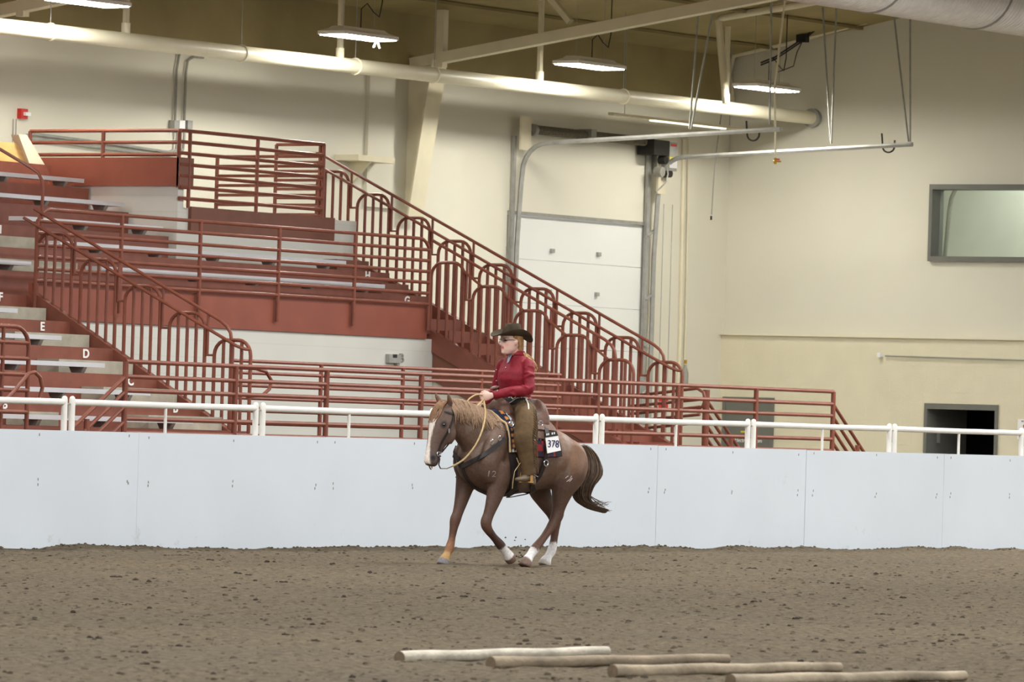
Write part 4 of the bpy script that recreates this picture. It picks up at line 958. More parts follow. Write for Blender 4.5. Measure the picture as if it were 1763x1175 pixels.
LEGS = {
 'RF': [(0.50, -0.16, 0.95, 0.14, 0.10), (0.53, -0.16, 0.80, 0.115, 0.085), (0.585, -0.155, 0.63, 0.078, 0.062), (0.64, -0.15, 0.49, 0.054, 0.048), (0.672, -0.15, 0.42, 0.056, 0.050), (0.69, -0.15, 0.345, 0.042, 0.040), (0.71, -0.15, 0.25, 0.035, 0.034), (0.735, -0.15, 0.165, 0.046, 0.043), (0.77, -0.15, 0.10, 0.038, 0.038), (0.795, -0.15, 0.062, 0.052, 0.05), (0.81, -0.15, 0.03, 0.062, 0.058), (0.82, -0.15, 0.0, 0.068, 0.062)],
 'LF': [(0.43, 0.16, 0.95, 0.15, 0.10), (0.44, 0.165, 0.80, 0.12, 0.09), (0.49, 0.16, 0.63, 0.082, 0.066), (0.545, 0.155, 0.49, 0.056, 0.050), (0.575, 0.15, 0.405, 0.056, 0.052), (0.545, 0.15, 0.345, 0.046, 0.044), (0.465, 0.15, 0.275, 0.036, 0.035), (0.375, 0.15, 0.205, 0.046, 0.043), (0.315, 0.15, 0.155, 0.042, 0.040), (0.27, 0.15, 0.115, 0.05, 0.048), (0.235, 0.15, 0.08, 0.056, 0.054), (0.205, 0.15, 0.05, 0.05, 0.055)],
 'LH': [(-0.58, 0.15, 1.01, 0.20, 0.12), (-0.52, 0.175, 0.90, 0.20, 0.12), (-0.455, 0.17, 0.76, 0.145, 0.10), (-0.43, 0.155, 0.64, 0.098, 0.075), (-0.415, 0.145, 0.54, 0.068, 0.056), (-0.395, 0.14, 0.465, 0.066, 0.052), (-0.335, 0.138, 0.385, 0.048, 0.043), (-0.235, 0.135, 0.275, 0.039, 0.037), (-0.12, 0.13, 0.165, 0.047, 0.044), (-0.06, 0.13, 0.105, 0.041, 0.04), (-0.025, 0.13, 0.065, 0.052, 0.05), (0.0, 0.13, 0.03, 0.062, 0.06), (0.015, 0.13, 0.0, 0.068, 0.063)],
 'RH': [(-0.58, -0.15, 1.01, 0.20, 0.12), (-0.48, -0.17, 0.88, 0.19, 0.12), (-0.47, -0.16, 0.74, 0.135, 0.095), (-0.54, -0.145, 0.61, 0.088, 0.07), (-0.63, -0.135, 0.50, 0.062, 0.052), (-0.675, -0.13, 0.43, 0.064, 0.052), (-0.675, -0.13, 0.35, 0.046, 0.043), (-0.665, -0.13, 0.25, 0.038, 0.036), (-0.64, -0.13, 0.15, 0.047, 0.044), (-0.595, -0.13, 0.09, 0.04, 0.039), (-0.57, -0.13, 0.06, 0.052, 0.05), (-0.55, -0.13, 0.03, 0.062, 0.058), (-0.535, -0.13, 0.0, 0.068, 0.062)]}
for L_ in LEGS.values(): limb(mb, L_, n=14, sub=5)
# points of hock and elbow caps
limb(mb, [(-0.44, 0.14, 0.53, 0.03, 0.03), (-0.455, 0.14, 0.49, 0.034, 0.032), (-0.43, 0.138, 0.43, 0.025, 0.028)], n=8)
limb(mb, [(-0.69, -0.13, 0.52, 0.03, 0.03), (-0.725, -0.13, 0.47, 0.034, 0.032), (-0.715, -0.13, 0.40, 0.025, 0.028)], n=8)
hme = remesh(mb, 0.0125, 7, 0.5)

# coat colours per vertex (markings and mottling, darker low on chest and belly)
n = len(hme.vertices); V = np.empty(n * 3); hme.vertices.foreach_get('co', V); V = V.reshape(-1, 3)
NV = np.empty(n * 3); hme.vertex_normals.foreach_get('vector', NV); NV = NV.reshape(-1, 3)
def C3(*c): return np.array(S(*c)[:3])
def sst(a, b, x): t = np.clip((x - a) / (b - a), 0, 1); return t * t * (3 - 2 * t)
col = np.tile(C3(106, 83, 70), (n, 1))
def blend(w, c):
    global col
    w = np.clip(w, 0, 1)[:, None]; col = col * (1 - w) + c[None, :] * w
nz = vnoise(V[:, 0] + 30 + V[:, 2] * 0.7, V[:, 1] * 1.3 + V[:, 2] + 30, 0.16, 11) + 0.6 * vnoise(V[:, 0] * 1.2 + 30, V[:, 2] + 30 + V[:, 1], 0.06, 12)
blend(0.75 * sst(-0.05, -0.5, V[:, 0]) * sst(0.75, 1.0, V[:, 2]), C3(118, 83, 57))
blend(0.55 * sst(0.05, 0.5, nz), C3(130, 114, 104)); blend(0.5 * sst(0.05, 0.5, -nz), C3(84, 60, 48))
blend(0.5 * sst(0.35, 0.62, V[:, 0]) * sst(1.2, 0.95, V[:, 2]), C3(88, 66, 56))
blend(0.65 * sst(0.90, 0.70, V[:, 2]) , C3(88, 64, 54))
head = (V[:, 0] > 0.9) & (V[:, 2] > 0.85)
blend(head * 0.7, C3(98, 78, 69))
hl = (V - np.array(H0)) @ np.array(HD); hn = (V - np.array(H0)) @ np.array(HN)
blend(head * 0.85 * sst(0.36, 0.47, hl), C3(86, 74, 72))
for nm, pts in LEGS.items():
    sd = 1 if nm[0] == 'L' else -1
    P = np.array(catmull(pts, 5))
    low = P[P[:, 2] < 0.62]
    dist = np.sqrt(((V[:, None, :] - low[None, :, :3]) ** 2).sum(-1)); idx = dist.argmin(1); near = dist.min(1) < 0.14
    arc = np.concatenate([[0], np.cumsum(np.sqrt(((low[1:, :3] - low[:-1, :3]) ** 2).sum(1)))]); arc = arc[-1] - arc; a = arc[idx]    # distance from the hoof
    near = near & (V[:, 1] * sd > 0.02) & (V[:, 2] < 0.62)
    if nm[1] == 'F': near &= V[:, 0] > 0.05
    else: near &= V[:, 0] < 0.2
    blend(near * 0.6 * sst(0.62, 0.45, a), C3(104, 70, 56))
    if nm == 'RF':
        blend(near * sst(0.33, 0.20, a), C3(150, 106, 74)); blend(near * sst(0.145, 0.115, a), C3(188, 152, 98)); blend(near * sst(0.062, 0.052, a), C3(132, 128, 130))
    elif nm == 'LF':
        blend(near * 0.85 * sst(0.46, 0.40, a), C3(66, 46, 42)); blend(near * sst(0.225, 0.18, a + 0.05 * nz), C3(228, 224, 222)); blend(near * sst(0.075, 0.06, a), C3(112, 88, 76))
    else:
        blend(near * sst(0.235, 0.205, a + 0.06 * nz), C3(240, 238, 238))
        if nm == 'LH': blend(near * sst(0.085, 0.065, a), C3(116, 94, 82))
        else: blend(near * sst(0.045, 0.035, a), C3(200, 192, 184))
bw = 0.030 + 0.012 * np.sin(hl * 14) - 0.018 * sst(0.12, 0.02, hl)
blz = head & (hn > 0.0) & (hl > 0.03) & (hl < 0.545)
blend(blz * sst(bw + 0.006, bw - 0.006, np.abs(V[:, 1] + 0.004)) * sst(0.0, 0.35, NV @ np.array(HN) + 0.2 * (hl > 0.45)), C3(238, 226, 216))
nost = (V - np.array(H0 + HD * 0.485 + HN * 0.045)); nost[:, 1] = np.abs(V[:, 1]) - 0.05
blend(head * sst(0.032, 0.018, np.sqrt((nost ** 2).sum(1))), C3(34, 28, 28))
eye = (V - np.array(H0 + HD * 0.165 + HN * 0.062)); eye[:, 1] = np.abs(V[:, 1]) - 0.092
blend(head * sst(0.05, 0.018, np.sqrt((eye ** 2).sum(1))), C3(48, 38, 36))
blend((V[:, 2] > 1.5) * (V[:, 0] > 0.93) * 0.5, C3(120, 84, 62))
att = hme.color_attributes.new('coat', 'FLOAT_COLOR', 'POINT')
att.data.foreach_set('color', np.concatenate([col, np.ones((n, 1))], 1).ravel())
def attr_mat(name, rough, attr, nscale=60, var=0.25, sheen=0.0, bump=0.15):
    m = bpy.data.materials.new(name); m.use_nodes = True; nt = m.node_tree; b = nt.nodes['Principled BSDF']
    b.inputs['Roughness'].default_value = rough; b.inputs['Specular IOR Level'].default_value = 0.35
    a = nt.nodes.new('ShaderNodeAttribute'); a.attribute_name = attr
    tc = nt.nodes.new('ShaderNodeTexCoord'); no = nt.nodes.new('ShaderNodeTexNoise'); no.inputs['Scale'].default_value = nscale; no.inputs['Detail'].default_value = 4
    nt.links.new(tc.outputs['Object'], no.inputs['Vector'])
    cr = nt.nodes.new('ShaderNodeValToRGB'); cr.color_ramp.elements[0].color = (1 - var,) * 3 + (1,); cr.color_ramp.elements[1].color = (1 + var,) * 3 + (1,)
    cr.color_ramp.elements[0].position = 0.3; cr.color_ramp.elements[1].position = 0.7
    nt.links.new(no.outputs['Fac'], cr.inputs[0])
    mx = nt.nodes.new('ShaderNodeMix'); mx.data_type = 'RGBA'; mx.blend_type = 'MULTIPLY'; mx.inputs['Factor'].default_value = 1
    nt.links.new(a.outputs['Color'], mx.inputs['A']); nt.links.new(cr.outputs[0], mx.inputs['B']); nt.links.new(mx.outputs['Result'], b.inputs['Base Color'])
    bp = nt.nodes.new('ShaderNodeBump'); bp.inputs['Strength'].default_value = bump; bp.inputs['Distance'].default_value = 0.004
    nt.links.new(no.outputs['Fac'], bp.inputs['Height']); nt.links.new(bp.outputs[0], b.inputs['Normal'])
    return m
M['coat'] = attr_mat('roan_coat', 0.5, 'coat', 55, 0.16)
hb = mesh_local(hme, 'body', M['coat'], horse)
from mathutils.bvhtree import BVHTree
hbv = BVHTree.FromPolygons([tuple(v.co) for v in hme.vertices], [tuple(p.vertices) for p in hme.polygons])
def surf(px, py, off=0.008):
    """where the sight line through a pixel meets the horse, lifted off the coat"""
    d = lray(px, py); h, nn, i, dd = hbv.ray_cast(CAML, d)
    if h is None:
        h2 = hp(px, py, 0.0); h, nn, i, dd = hbv.find_nearest(h2)
    return h + nn * off
def near(p, off=0.008):
    h, nn, i, dd = hbv.find_nearest(Vector(p)); return h + nn * off
def strap(mb, pts, w, t=0.006, sub=4):
    """flat strap lying on the horse through local points"""
    Q = [Vector(q) for q in catmull([tuple(p) for p in pts], sub)]; rings = []
    for i, q in enumerate(Q):
        tg = (Q[min(i + 1, len(Q) - 1)] - Q[max(i - 1, 0)]).normalized()
        h, nn, k_, dd = hbv.find_nearest(q)
        nn = (nn - tg * nn.dot(tg)).normalized(); s = tg.cross(nn)
        rings.append([q + s * w / 2 - nn * t / 2, q + s * w / 2 + nn * t / 2, q - s * w / 2 + nn * t / 2, q - s * w / 2 - nn * t / 2])
    return mb.loft(rings)
# eyes
M['eye'] = mat('dark_eye', (22, 16, 14), 0.1, var=0.0, spec=0.8)
for s in (1, -1):
    c = H0 + HD * 0.165 + HN * 0.062 + Vector((0, s * 0.090, 0)); c = near(c, -0.004); e = MB()
    e.loft([[c + Vector((0.017 * math.sin(p) * math.cos(a), 0.014 * math.cos(p), 0.013 * math.sin(p) * math.sin(a))) for a in np.linspace(0, 6.283, 13)[:-1]] for p in np.linspace(0.05, math.pi - 0.05, 7)])
    bl(e, 'eye', M['eye'], horse)
# mane: locks combed to both sides of the crest
M['mane'] = mat('flaxen_mane', (150, 123, 100), 0.55, var=0.35, scale=35, stretch=(3, 3, 1)); M['forelock'] = mat('ginger_forelock', (132, 98, 70), 0.55, var=0.35, scale=35)
rh = random.Random(5)
def lock(mb, P, r0, r1, n=5):
    Q = [Vector(q) for q in catmull([tuple(p) for p in P], 4)]; m_ = len(Q)
    mb.tube(Q, [r0 + (r1 - r0) * (i / (m_ - 1)) ** 1.5 for i in range(m_)], n)
CREST = catmull([(0.99, 1.50), (0.90, 1.505), (0.80, 1.50), (0.70, 1.485), (0.58, 1.475), (0.46, 1.465), (0.38, 1.46)], 8)
mm = MB()
for i in range(150):
    f_ = rh.random(); cxz = CREST[int(f_ * (len(CREST) - 1))]; c = near((cxz[0], rh.uniform(-0.02, 0.03), cxz[1]), 0.004)
    ln = rh.uniform(0.13, 0.24) * (1 - 0.25 * abs(f_ - 0.45)); back = rh.uniform(0.01, 0.09)
    pts = [c + Vector((0, -0.01, -0.012)), c + Vector((-0.005, 0.02, 0.012))]
    for k in (0.35, 0.7, 1.0):
        q = near((c.x - back * k + 0.012 * math.sin(f_ * 40 + k * 3), 0.14, c.z - ln * k), 0.012 if k < 1 else 0.006); pts.append(q)
    lock(mm, pts, rh.uniform(0.010, 0.018), 0.003)
for i in range(50):
    f_ = rh.random(); cxz = CREST[int(f_ * (len(CREST) - 1))]; c = near((cxz[0], 0, cxz[1]), 0.004)
    pts = [c, c + Vector((-0.01, -0.02, 0.01))] + [near((c.x - 0.05 * k, -0.14, c.z - 0.2 * k), 0.01) for k in (0.4, 0.8, 1.0)]
    lock(mm, pts, 0.013, 0.003)
bl(mm, 'mane', M['mane'], horse)
mm = MB()
for i in range(26):
    s = rh.uniform(-0.05, 0.05); c = near((1.03, s, 1.52), 0.0)
    pts = [c, near((1.09, s * 1.1, 1.47), 0.012), near((1.13, s * 1.2 + rh.uniform(-.02, .02), 1.41), 0.010), near((1.17, s * 1.3 + rh.uniform(-.02, .02), 1.36 - rh.uniform(0, .05)), 0.006)]
    lock(mm, pts, 0.011, 0.003)
bl(mm, 'forelock', M['forelock'], horse)
# tail: many hairs following one flicked curve
M['tail'] = mat('dark_tail_hair', (86, 70, 58), 0.5, var=0.35, scale=30)
g = [hp(985, 757, 0.0), hp(1003, 772, 0.0), hp(1014, 792, 0.0), hp(1014, 818, 0.02), hp(1004, 842, 0.03), hp(1004, 860, 0.03), hp(1018, 873, 0.03), hp(1043, 881, 0.02)]
g[0] = Vector((-0.76, 0, 1.10)); tm = MB()
tw = [0.02, 0.06, 0.11, 0.15, 0.12, 0.085, 0.05, 0.035]
for i in range(230):
    a = rh.uniform(0, 6.283); q = math.sqrt(rh.random()); ox, oy = q * math.cos(a), q * math.sin(a)
    end = rh.choice((6, 7, 7, 8, 8, 8)); pts = []
    for k in range(end):
        w_ = tw[k] * (1 + 0.15 * rh.uniform(-1, 1)); pts.append(g[k] + Vector((-ox * w_ * (0.95 if k else 1), oy * w_ * 0.7, oy * 0.02)))
    lock(tm, pts, 0.011, 0.0025, 4)
for i in range(14):
    k0 = rh.randint(4, 6); p = g[k0]; e = hp(1040 + rh.uniform(-4, 14), 858 + rh.uniform(0, 26), 0.02)
    lock(tm, [p, p.lerp(e, 0.4) + Vector((0, 0, -0.02)), e], 0.006, 0.0015, 4)
bl(tm, 'tail', M['tail'], horse)
# chalk marks on shoulder and thigh
M['chalk'] = mat('white_chalk', (196, 186, 182), 0.9, var=0.2, scale=60)
def decal(s, size, px, py, m, parent, name, sx=1.0, off=0.004, lean=0.0):
    p = surf(px, py, 0); d = lray(px, py); h, nn, i_, dd = hbv.ray_cast(CAML, d)
    o = text(s, size, m, None, (0, 0, 0), (0, 0, 0), name, ext=0.001, sx=sx)
    nn = Vector((0, 1, 0)) if nn is None else nn
    up = (Vector((0, 0, 1)) - nn * nn.z).normalized(); rt = up.cross(nn)
    inv = {}
    for v in o.data.vertices:       # press every point of the figure onto the coat
        q = h + rt * v.co.x + up * v.co.y; b_, n2, k_, d2 = hbv.find_nearest(q); v.co = b_ + n2 * off
    o.parent = parent; o.location = (0, 0, 0); return o
decal('12', 0.085, 846, 817, M['chalk'], horse, 'chalk_number', 1.3)
mb = MB()
for pts in (((973, 824), (978, 820)), ((975, 830), (981, 826), (984, 820)), ((980, 830), (985, 824))): mb.tube([surf(*p, 0.003) for p in pts], 0.004, 4)
bl(mb, 'brand_mark', M['chalk'], horse)
# ---------------------------------------------------------------- tack
def body_pt(X, th, off):
    c = trunk(X, th, 0.0); t, b = np.interp(X, TR[:, 0], TR[:, 1]), np.interp(X, TR[:, 0], TR[:, 2]); ctr = Vector((X, 0, (t + b) / 2))
    d = (c - ctr); L_ = d.length; d.normalize()
    h, nn, i, dd = hbv.ray_cast(ctr + d * (L_ + 0.5), -d)
    return (h if h is not None else c) + d * off
def sheet(xf, xr, th0, th1, off, thick, nx=24, nt=40):
    """saddle-shaped sheet over the back; xf/xr give front and rear edge as a function of the angle"""
    mb = MB(); G = []
    for lay in (off, off + thick):
        G.append([[body_pt(xr(th) + (xf(th) - xr(th)) * i / nx, th, lay) for i in range(nx + 1)] for th in np.linspace(th0, th1, nt + 1)])
    W_ = nx + 1; vs = [p for g_ in G for row in g_ for p in row]; N_ = W_ * (nt + 1); fs = []
    for j in range(nt):
        for i in range(nx):
            a = j * W_ + i; fs.append((a, a + 1, a + W_ + 1, a + W_)); fs.append((N_ + a, N_ + a + W_, N_ + a + W_ + 1, N_ + a + 1))
    for i in range(nx):
        for j in (0, nt): a = j * W_ + i; fs.append((a, a + 1, N_ + a + 1, N_ + a))
    for j in range(nt):
        for i in (0, nx): a = j * W_ + i; fs.append((a, a + W_, N_ + a + W_, N_ + a))
    return mb.add(vs, fs), np.array([tuple(p) for p in vs])
M['leather'] = mat('brown_saddle_leather', (104, 76, 64), 0.45, var=0.25, scale=14, bump=0.15, bscale=50)
M['dark_leather'] = mat('black_strap_leather', (46, 40, 40), 0.5, var=0.25, scale=18)
M['tan_leather'] = mat('tan_edge_leather', (196, 170, 128), 0.5, var=0.15, scale=20)
M['honey'] = mat('honey_leather', (186, 142, 82), 0.5, var=0.15, scale=20)
M['rope'] = mat('tan_rope_rein', (196, 172, 126), 0.6, var=0.2, scale=60)
M['silver'] = mat('polished_silver', (222, 222, 226), 0.2, metal=0.9, var=0.05)
# blanket
pad = lroot('saddle_blanket', 'patterned navy saddle blanket with tan edge under the western saddle', 'blanket')
XF, XR = 0.44, -0.26
mb, PV = sheet(lambda th: XF - 0.03 * abs(th), lambda th: XR, -1.54, 1.54, 0.012, 0.022, 64, 96)
o = bl(mb, 'blanket_cloth', M['coat'], pad)
nn_ = len(o.data.vertices); cl = np.tile(C3(44, 40, 46), (nn_, 1)); X_, Y_, Z_ = PV[:, 0], PV[:, 1], PV[:, 2]
ue = XF - 0.03 * 1.2 - X_
def put(mask, c): cl[mask] = c
cell = (np.floor(Z_ / 0.034).astype(int))
put((ue < 0.13), C3(30, 34, 58))
fz = Z_ / 0.052 - np.floor(Z_ / 0.052)
put((ue > 0.03) & (ue < 0.062) & (fz > 0.25) & (fz < 0.8), C3(206, 140, 70))
put((ue > 0.075) & (ue < 0.125) & (fz > (ue - 0.075) / 0.07), C3(222, 226, 232))
put((Z_ < 1.09) & (X_ > 0.28) & ((np.floor(X_ / 0.018) % 2) == 0), C3(214, 212, 204))
rearz = (X_ < 0.12) & (X_ > -0.16)
put(rearz & (Z_ < 1.24) & (Z_ > 1.185) & ((np.floor((X_ + Z_ * 0.6) / 0.022) % 2) == 0), C3(226, 224, 220))
ck = ((np.floor(X_ / 0.07) + np.floor(Z_ / 0.06)) % 2) == 0
put(rearz & (Z_ < 1.185) & (Z_ > 0.9) & ck, C3(150, 44, 42)); put(rearz & (Z_ < 1.185) & (Z_ > 0.9) & ~ck, C3(50, 46, 66))
at_ = o.data.color_attributes.new('weave', 'FLOAT_COLOR', 'POINT'); at_.data.foreach_set('color', np.concatenate([cl, np.ones((nn_, 1))], 1).ravel())
M['blanket'] = attr_mat('woven_blanket', 0.85, 'weave', 220, 0.2, bump=0.3); o.data.materials.clear(); o.data.materials.append(M['blanket'])
e = MB().tube([body_pt(XF - 0.03 * abs(th), th, 0.024) for th in np.linspace(-1.54, 1.54, 50)], 0.011, 7); bl(e, 'edge_binding', M['tan_leather'], pad)
e = MB().tube([body_pt(XR, th, 0.024) for th in np.linspace(-1.54, 1.54, 50)], 0.012, 7); bl(e, 'edge_binding', M['dark_leather'], pad)
# saddle
sad = lroot('saddle', 'brown leather western saddle on the roan horse', 'saddle')
mb, _ = sheet(lambda th: 0.33 - 0.05 * abs(th), lambda th: -0.30 + 0.05 * abs(th), -1.12, 1.12, 0.034, 0.012); bl(mb, 'skirt', M['leather'], sad)
mb, _ = sheet(lambda th: 0.10 - 0.02 * abs(th), lambda th: -0.30 + 0.06 * abs(th), -0.86, 0.86, 0.048, 0.014); bl(mb, 'rear_jockey', M['leather'], sad)
mb = MB(); n_ = 18
def saddle_ring(x, zt, zb, w): return [(x, w * math.cos(a), zb + (zt - zb) * math.sin(a) if math.sin(a) > 0 else zb + 0.02 * math.sin(a)) for a in np.linspace(0, 2 * math.pi, n_ + 1)[:-1]]
mb.loft([saddle_ring(*q) for q in ((0.36, 1.49, 1.40, 0.05), (0.34, 1.545, 1.37, 0.12), (0.29, 1.575, 1.36, 0.155), (0.22, 1.55, 1.35, 0.14), (0.15, 1.48, 1.33, 0.13), (0.05, 1.445, 1.32, 0.15), (-0.06, 1.455, 1.32, 0.18), (-0.13, 1.50, 1.32, 0.20), (-0.18, 1.565, 1.32, 0.205), (-0.215, 1.575, 1.33, 0.19), (-0.24, 1.50, 1.34, 0.15))])
mm_ = remesh(mb, 0.012, 4); mesh_local(mm_, 'seat', M['leather'], sad)
mb = MB().tube([(0.31, 0, 1.55), (0.335, 0, 1.60), (0.35, 0, 1.645), (0.355, 0, 1.66), (0.358, 0, 1.668)], [0.03, 0.024, 0.024, 0.044, 0.03], 12); bl(mb, 'horn', M['leather'], sad)
for s in (1, -1):
    def off_y(p, d): return Vector((p.x, p.y + s * d, p.z))
    P_ = [body_pt(0.20, s * 0.95, 0.05), body_pt(0.22, s * 1.3, 0.055), Vector((0.24, s * 0.345, 1.02)), Vector((0.245, s * 0.35, 0.92))]
    f = MB(); rings = []
    for q in catmull([tuple(p) for p in P_], 4): rings.append([(q[0] - 0.085, q[1] - 0.005, q[2]), (q[0] + 0.085, q[1] - 0.005, q[2]), (q[0] + 0.085, q[1] + 0.005, q[2]), (q[0] - 0.085, q[1] + 0.005, q[2])])
    f.loft(rings); fo = bl(f, 'fender', M['leather'], sad)
    # stirrup: wide bent-wood loop
    cz_, cy_ = 0.80, s * 0.35
    st = MB(); pr_ = [(-0.065, 0.0), (-0.062, 0.06), (-0.035, 0.115), (0, 0.13), (0.035, 0.115), (0.062, 0.06), (0.065, 0.0)]
    # loop lies across the horse: width along Y, depth along X
    rings = []
    for (a_, b_) in [(0.07, 0.0), (0.068, 0.06), (0.045, 0.115), (0.015, 0.14), (-0.015, 0.14), (-0.045, 0.115), (-0.068, 0.06), (-0.07, 0.0)]:
        sc = 0.88; rings.append([(0.245, cy_ + a_, cz_ + b_), (0.275, cy_ + a_, cz_ + b_), (0.275, cy_ + a_ * sc, cz_ + b_ * sc + 0.004), (0.245, cy_ + a_ * sc, cz_ + b_ * sc + 0.004)])
    st.loft(rings); st.box(0.235, 0.285, cy_ - 0.07, cy_ + 0.07, cz_ - 0.014, cz_)
    so = bl(st, 'stirrup', M['honey'], fo, False)
mb = MB(); strap(mb, [surf(*q, 0.018) for q in ((874, 742), (879, 770), (882, 800), (883, 822), (881, 843))] + [near((0.30, 0.10, 0.62), 0.014), near((0.30, -0.10, 0.62), 0.014)], 0.075, 0.01); bl(mb, 'front_cinch', M['dark_leather'], sad)
mb = MB(); strap(mb, [surf(932, 724, 0.065), surf(934, 745, 0.06), surf(935, 770, 0.052), surf(934, 795, 0.03), surf(927, 818, 0.02), surf(915, 834, 0.016)] + [near((-0.12, 0.1, 0.65), 0.014), near((-0.12, -0.12, 0.65), 0.014)], 0.05, 0.008); bl(mb, 'rear_cinch', M['dark_leather'], sad)
mb = MB(); strap(mb, [surf(893, 842, 0.02), near((0.18, 0.05, 0.62), 0.02), near((0.0, 0.05, 0.62), 0.02), near((-0.12, 0.03, 0.62), 0.02)], 0.03, 0.008); bl(mb, 'connecting_strap', M['dark_leather'], sad)
for px_, py_, o_ in ((924, 740, 0.07), (934, 797, 0.045), (872, 735, 0.06)):
    c = surf(px_, py_, o_); mb = MB().tube([c + Vector((0.028 * math.cos(a), 0, 0.028 * math.sin(a))) for a in np.linspace(0, 6.283, 13)[:-1]], 0.006, 6, closed=True); bl(mb, 'ring', M['silver'], sad)
for k_ in range(5):
    a_ = surf(925 + 3 * k_, 722 + k_, 0.07); mb = MB().tube([a_, a_ + Vector((-0.02, 0.03, -0.05)), a_ + Vector((-0.03 + 0.012 * k_, 0.05, -0.13))], 0.005, 5); bl(mb, 'saddle_string', M['dark_leather'], sad)
# breast collar
bc = lroot('breast_collar', 'black leather breast collar across the horse chest', 'strap')
mb = MB(); strap(mb, [surf(866, 757, 0.03), surf(852, 770, 0.014), surf(832, 785, 0.012), surf(812, 796, 0.012), surf(795, 803, 0.012), near((0.74, -0.06, 0.98), 0.012), near((0.66, -0.18, 1.02), 0.012), near((0.52, -0.24, 1.09), 0.014), near((0.42, -0.27, 1.14), 0.02)], 0.042, 0.009); bl(mb, 'collar', M['dark_leather'], bc)
for q in ((857, 757), (846, 764)):
    c = surf(*q, 0.035); mb = MB().tube([c + Vector((0.022 * math.cos(a), 0.006 * math.sin(a), 0.022 * math.sin(a))) for a in np.linspace(0, 6.283, 13)[:-1]], 0.006, 6, closed=True); bl(mb, 'ring', M['silver'], bc)
mb = MB(); strap(mb, [near((0.73, -0.02, 0.97), 0.012), near((0.70, -0.02, 0.84), 0.012), near((0.58, 0, 0.70), 0.012), near((0.42, 0, 0.64), 0.012)], 0.03, 0.007); bl(mb, 'breast_strap', M['dark_leather'], bc)
# bridle
br = lroot('bridle', 'black leather bridle with curb bit on the horse head', 'bridle')
def hs(s, o, y): return tuple(H0 + HD * s + HN * o + Vector((0, y, 0)))
for sd in (1, -1):
    mb = MB(); strap(mb, [near(hs(-0.055, -0.055, sd * 0.02), 0.006), near(hs(0.02, -0.03, sd * 0.09), 0.006), near(hs(0.12, -0.015, sd * 0.11), 0.006), near(hs(0.22, 0.0, sd * 0.1), 0.006), near(hs(0.33, 0.015, sd * 0.08), 0.007), near(hs(0.415, 0.01, sd * 0.07), 0.008)], 0.020, 0.006); bl(mb, 'cheek_strap', M['dark_leather'], br)
    mb = MB(); strap(mb, [near(hs(0.03, -0.03, sd * 0.09), 0.006), near(hs(0.045, 0.06, sd * 0.08), 0.006), near(hs(0.05, 0.12, sd * 0.0), 0.008)], 0.016, 0.005); bl(mb, 'browband', M['dark_leather'], br)
    c = near(hs(0.43, 0.005, sd * 0.065), 0.008)
    mb = MB().tube([c + Vector((0.02 * math.cos(a), 0, 0.02 * math.sin(a))) for a in np.linspace(0, 6.283, 13)[:-1]], 0.005, 6, closed=True); bo = bl(mb, 'bit_ring', M['silver'], br)
    mb = MB().tube([c, c + Vector((-0.015, 0, -0.05)), c + Vector((-0.005, 0, -0.10)), c + Vector((-0.03, 0, -0.135))], 0.006, 6); bl(mb, 'bit_shank', M['dark_leather'], br)
    mb = MB().tube([c, near(hs(0.43, -0.09, sd * 0.03), 0.01), near(hs(0.43, -0.1, 0), 0.01)], 0.006, 6); bl(mb, 'curb_strap', M['leather'], br)
c = surf(757, 741, 0.0); c = near(hs(0.20, 0.0, 0.1), 0.012); bl(MB().box(c.x - 0.006, c.x + 0.006, c.y - 0.002, c.y + 0.005, c.z - 0.02, c.z + 0.02), 'buckle', M['silver'], br, False)
mb = MB().tube([hp(761, 779, 0.03), hp(770, 768, 0.03), hp(778, 758, 0.03)], 0.007, 6); bl(mb, 'throat_strap', M['dark_leather'], br)
mb = MB().tube([hp(785, 768, 0.05), hp(781, 778, 0.05), hp(782, 790, 0.05), hp(785, 800, 0.03)], 0.006, 6); bl(mb, 'tie_down', M['dark_leather'], br)
# reins
HAND = hp(833, 684, 0.03)
rn = lroot('reins', 'tan braided rope reins from the rider hand to the bit', 'reins')
for sd in (1, -1):
    mid = [HAND + Vector((0.0, 0.0, -0.03)), hp(835.5, 712, 0.10), hp(831, 738, 0.19), hp(819, 766, 0.21), hp(800, 790, 0.17), hp(780, 803, 0.11)] if sd == 1 else [HAND + Vector((0, 0, -0.03)), Vector((0.58, -0.14, 1.42)), Vector((0.75, -0.22, 1.18)), Vector((0.95, -0.2, 0.98)), Vector((1.06, -0.1, 0.90))]
    bl(MB().tube([Vector(q) for q in catmull([tuple(p) for p in mid], 6)], 0.0085, 6), 'rein', M['rope'], rn)
    e_ = near(hs(0.43, 0.005, sd * 0.065), 0.008) + Vector((-0.03, 0, -0.135)); m2 = mid[-1].lerp(e_, 0.5) - Vector((0, 0, 0.012))
    bl(MB().tube([mid[-1], m2, e_], 0.006, 5), 'rein_chain', M['silver'], rn)
bl(MB().tube([Vector(q) for q in catmull([tuple(p) for p in (HAND + Vector((0.02, 0, 0.02)), hp(820, 680, 0.0), hp(808, 687, 0.0), hp(802, 697, 0.0), near(hp(802, 704, 0.02), 0.01))], 5)], 0.0075, 6), 'romal_loop', M['rope'], rn)
bl(MB().tube([Vector(q) for q in catmull([tuple(p) for p in (HAND + Vector((0, 0, -0.02)), hp(824, 697, 0.03), hp(814, 704, 0.03))], 5)], 0.009, 6), 'romal_tail', M['rope'], rn)
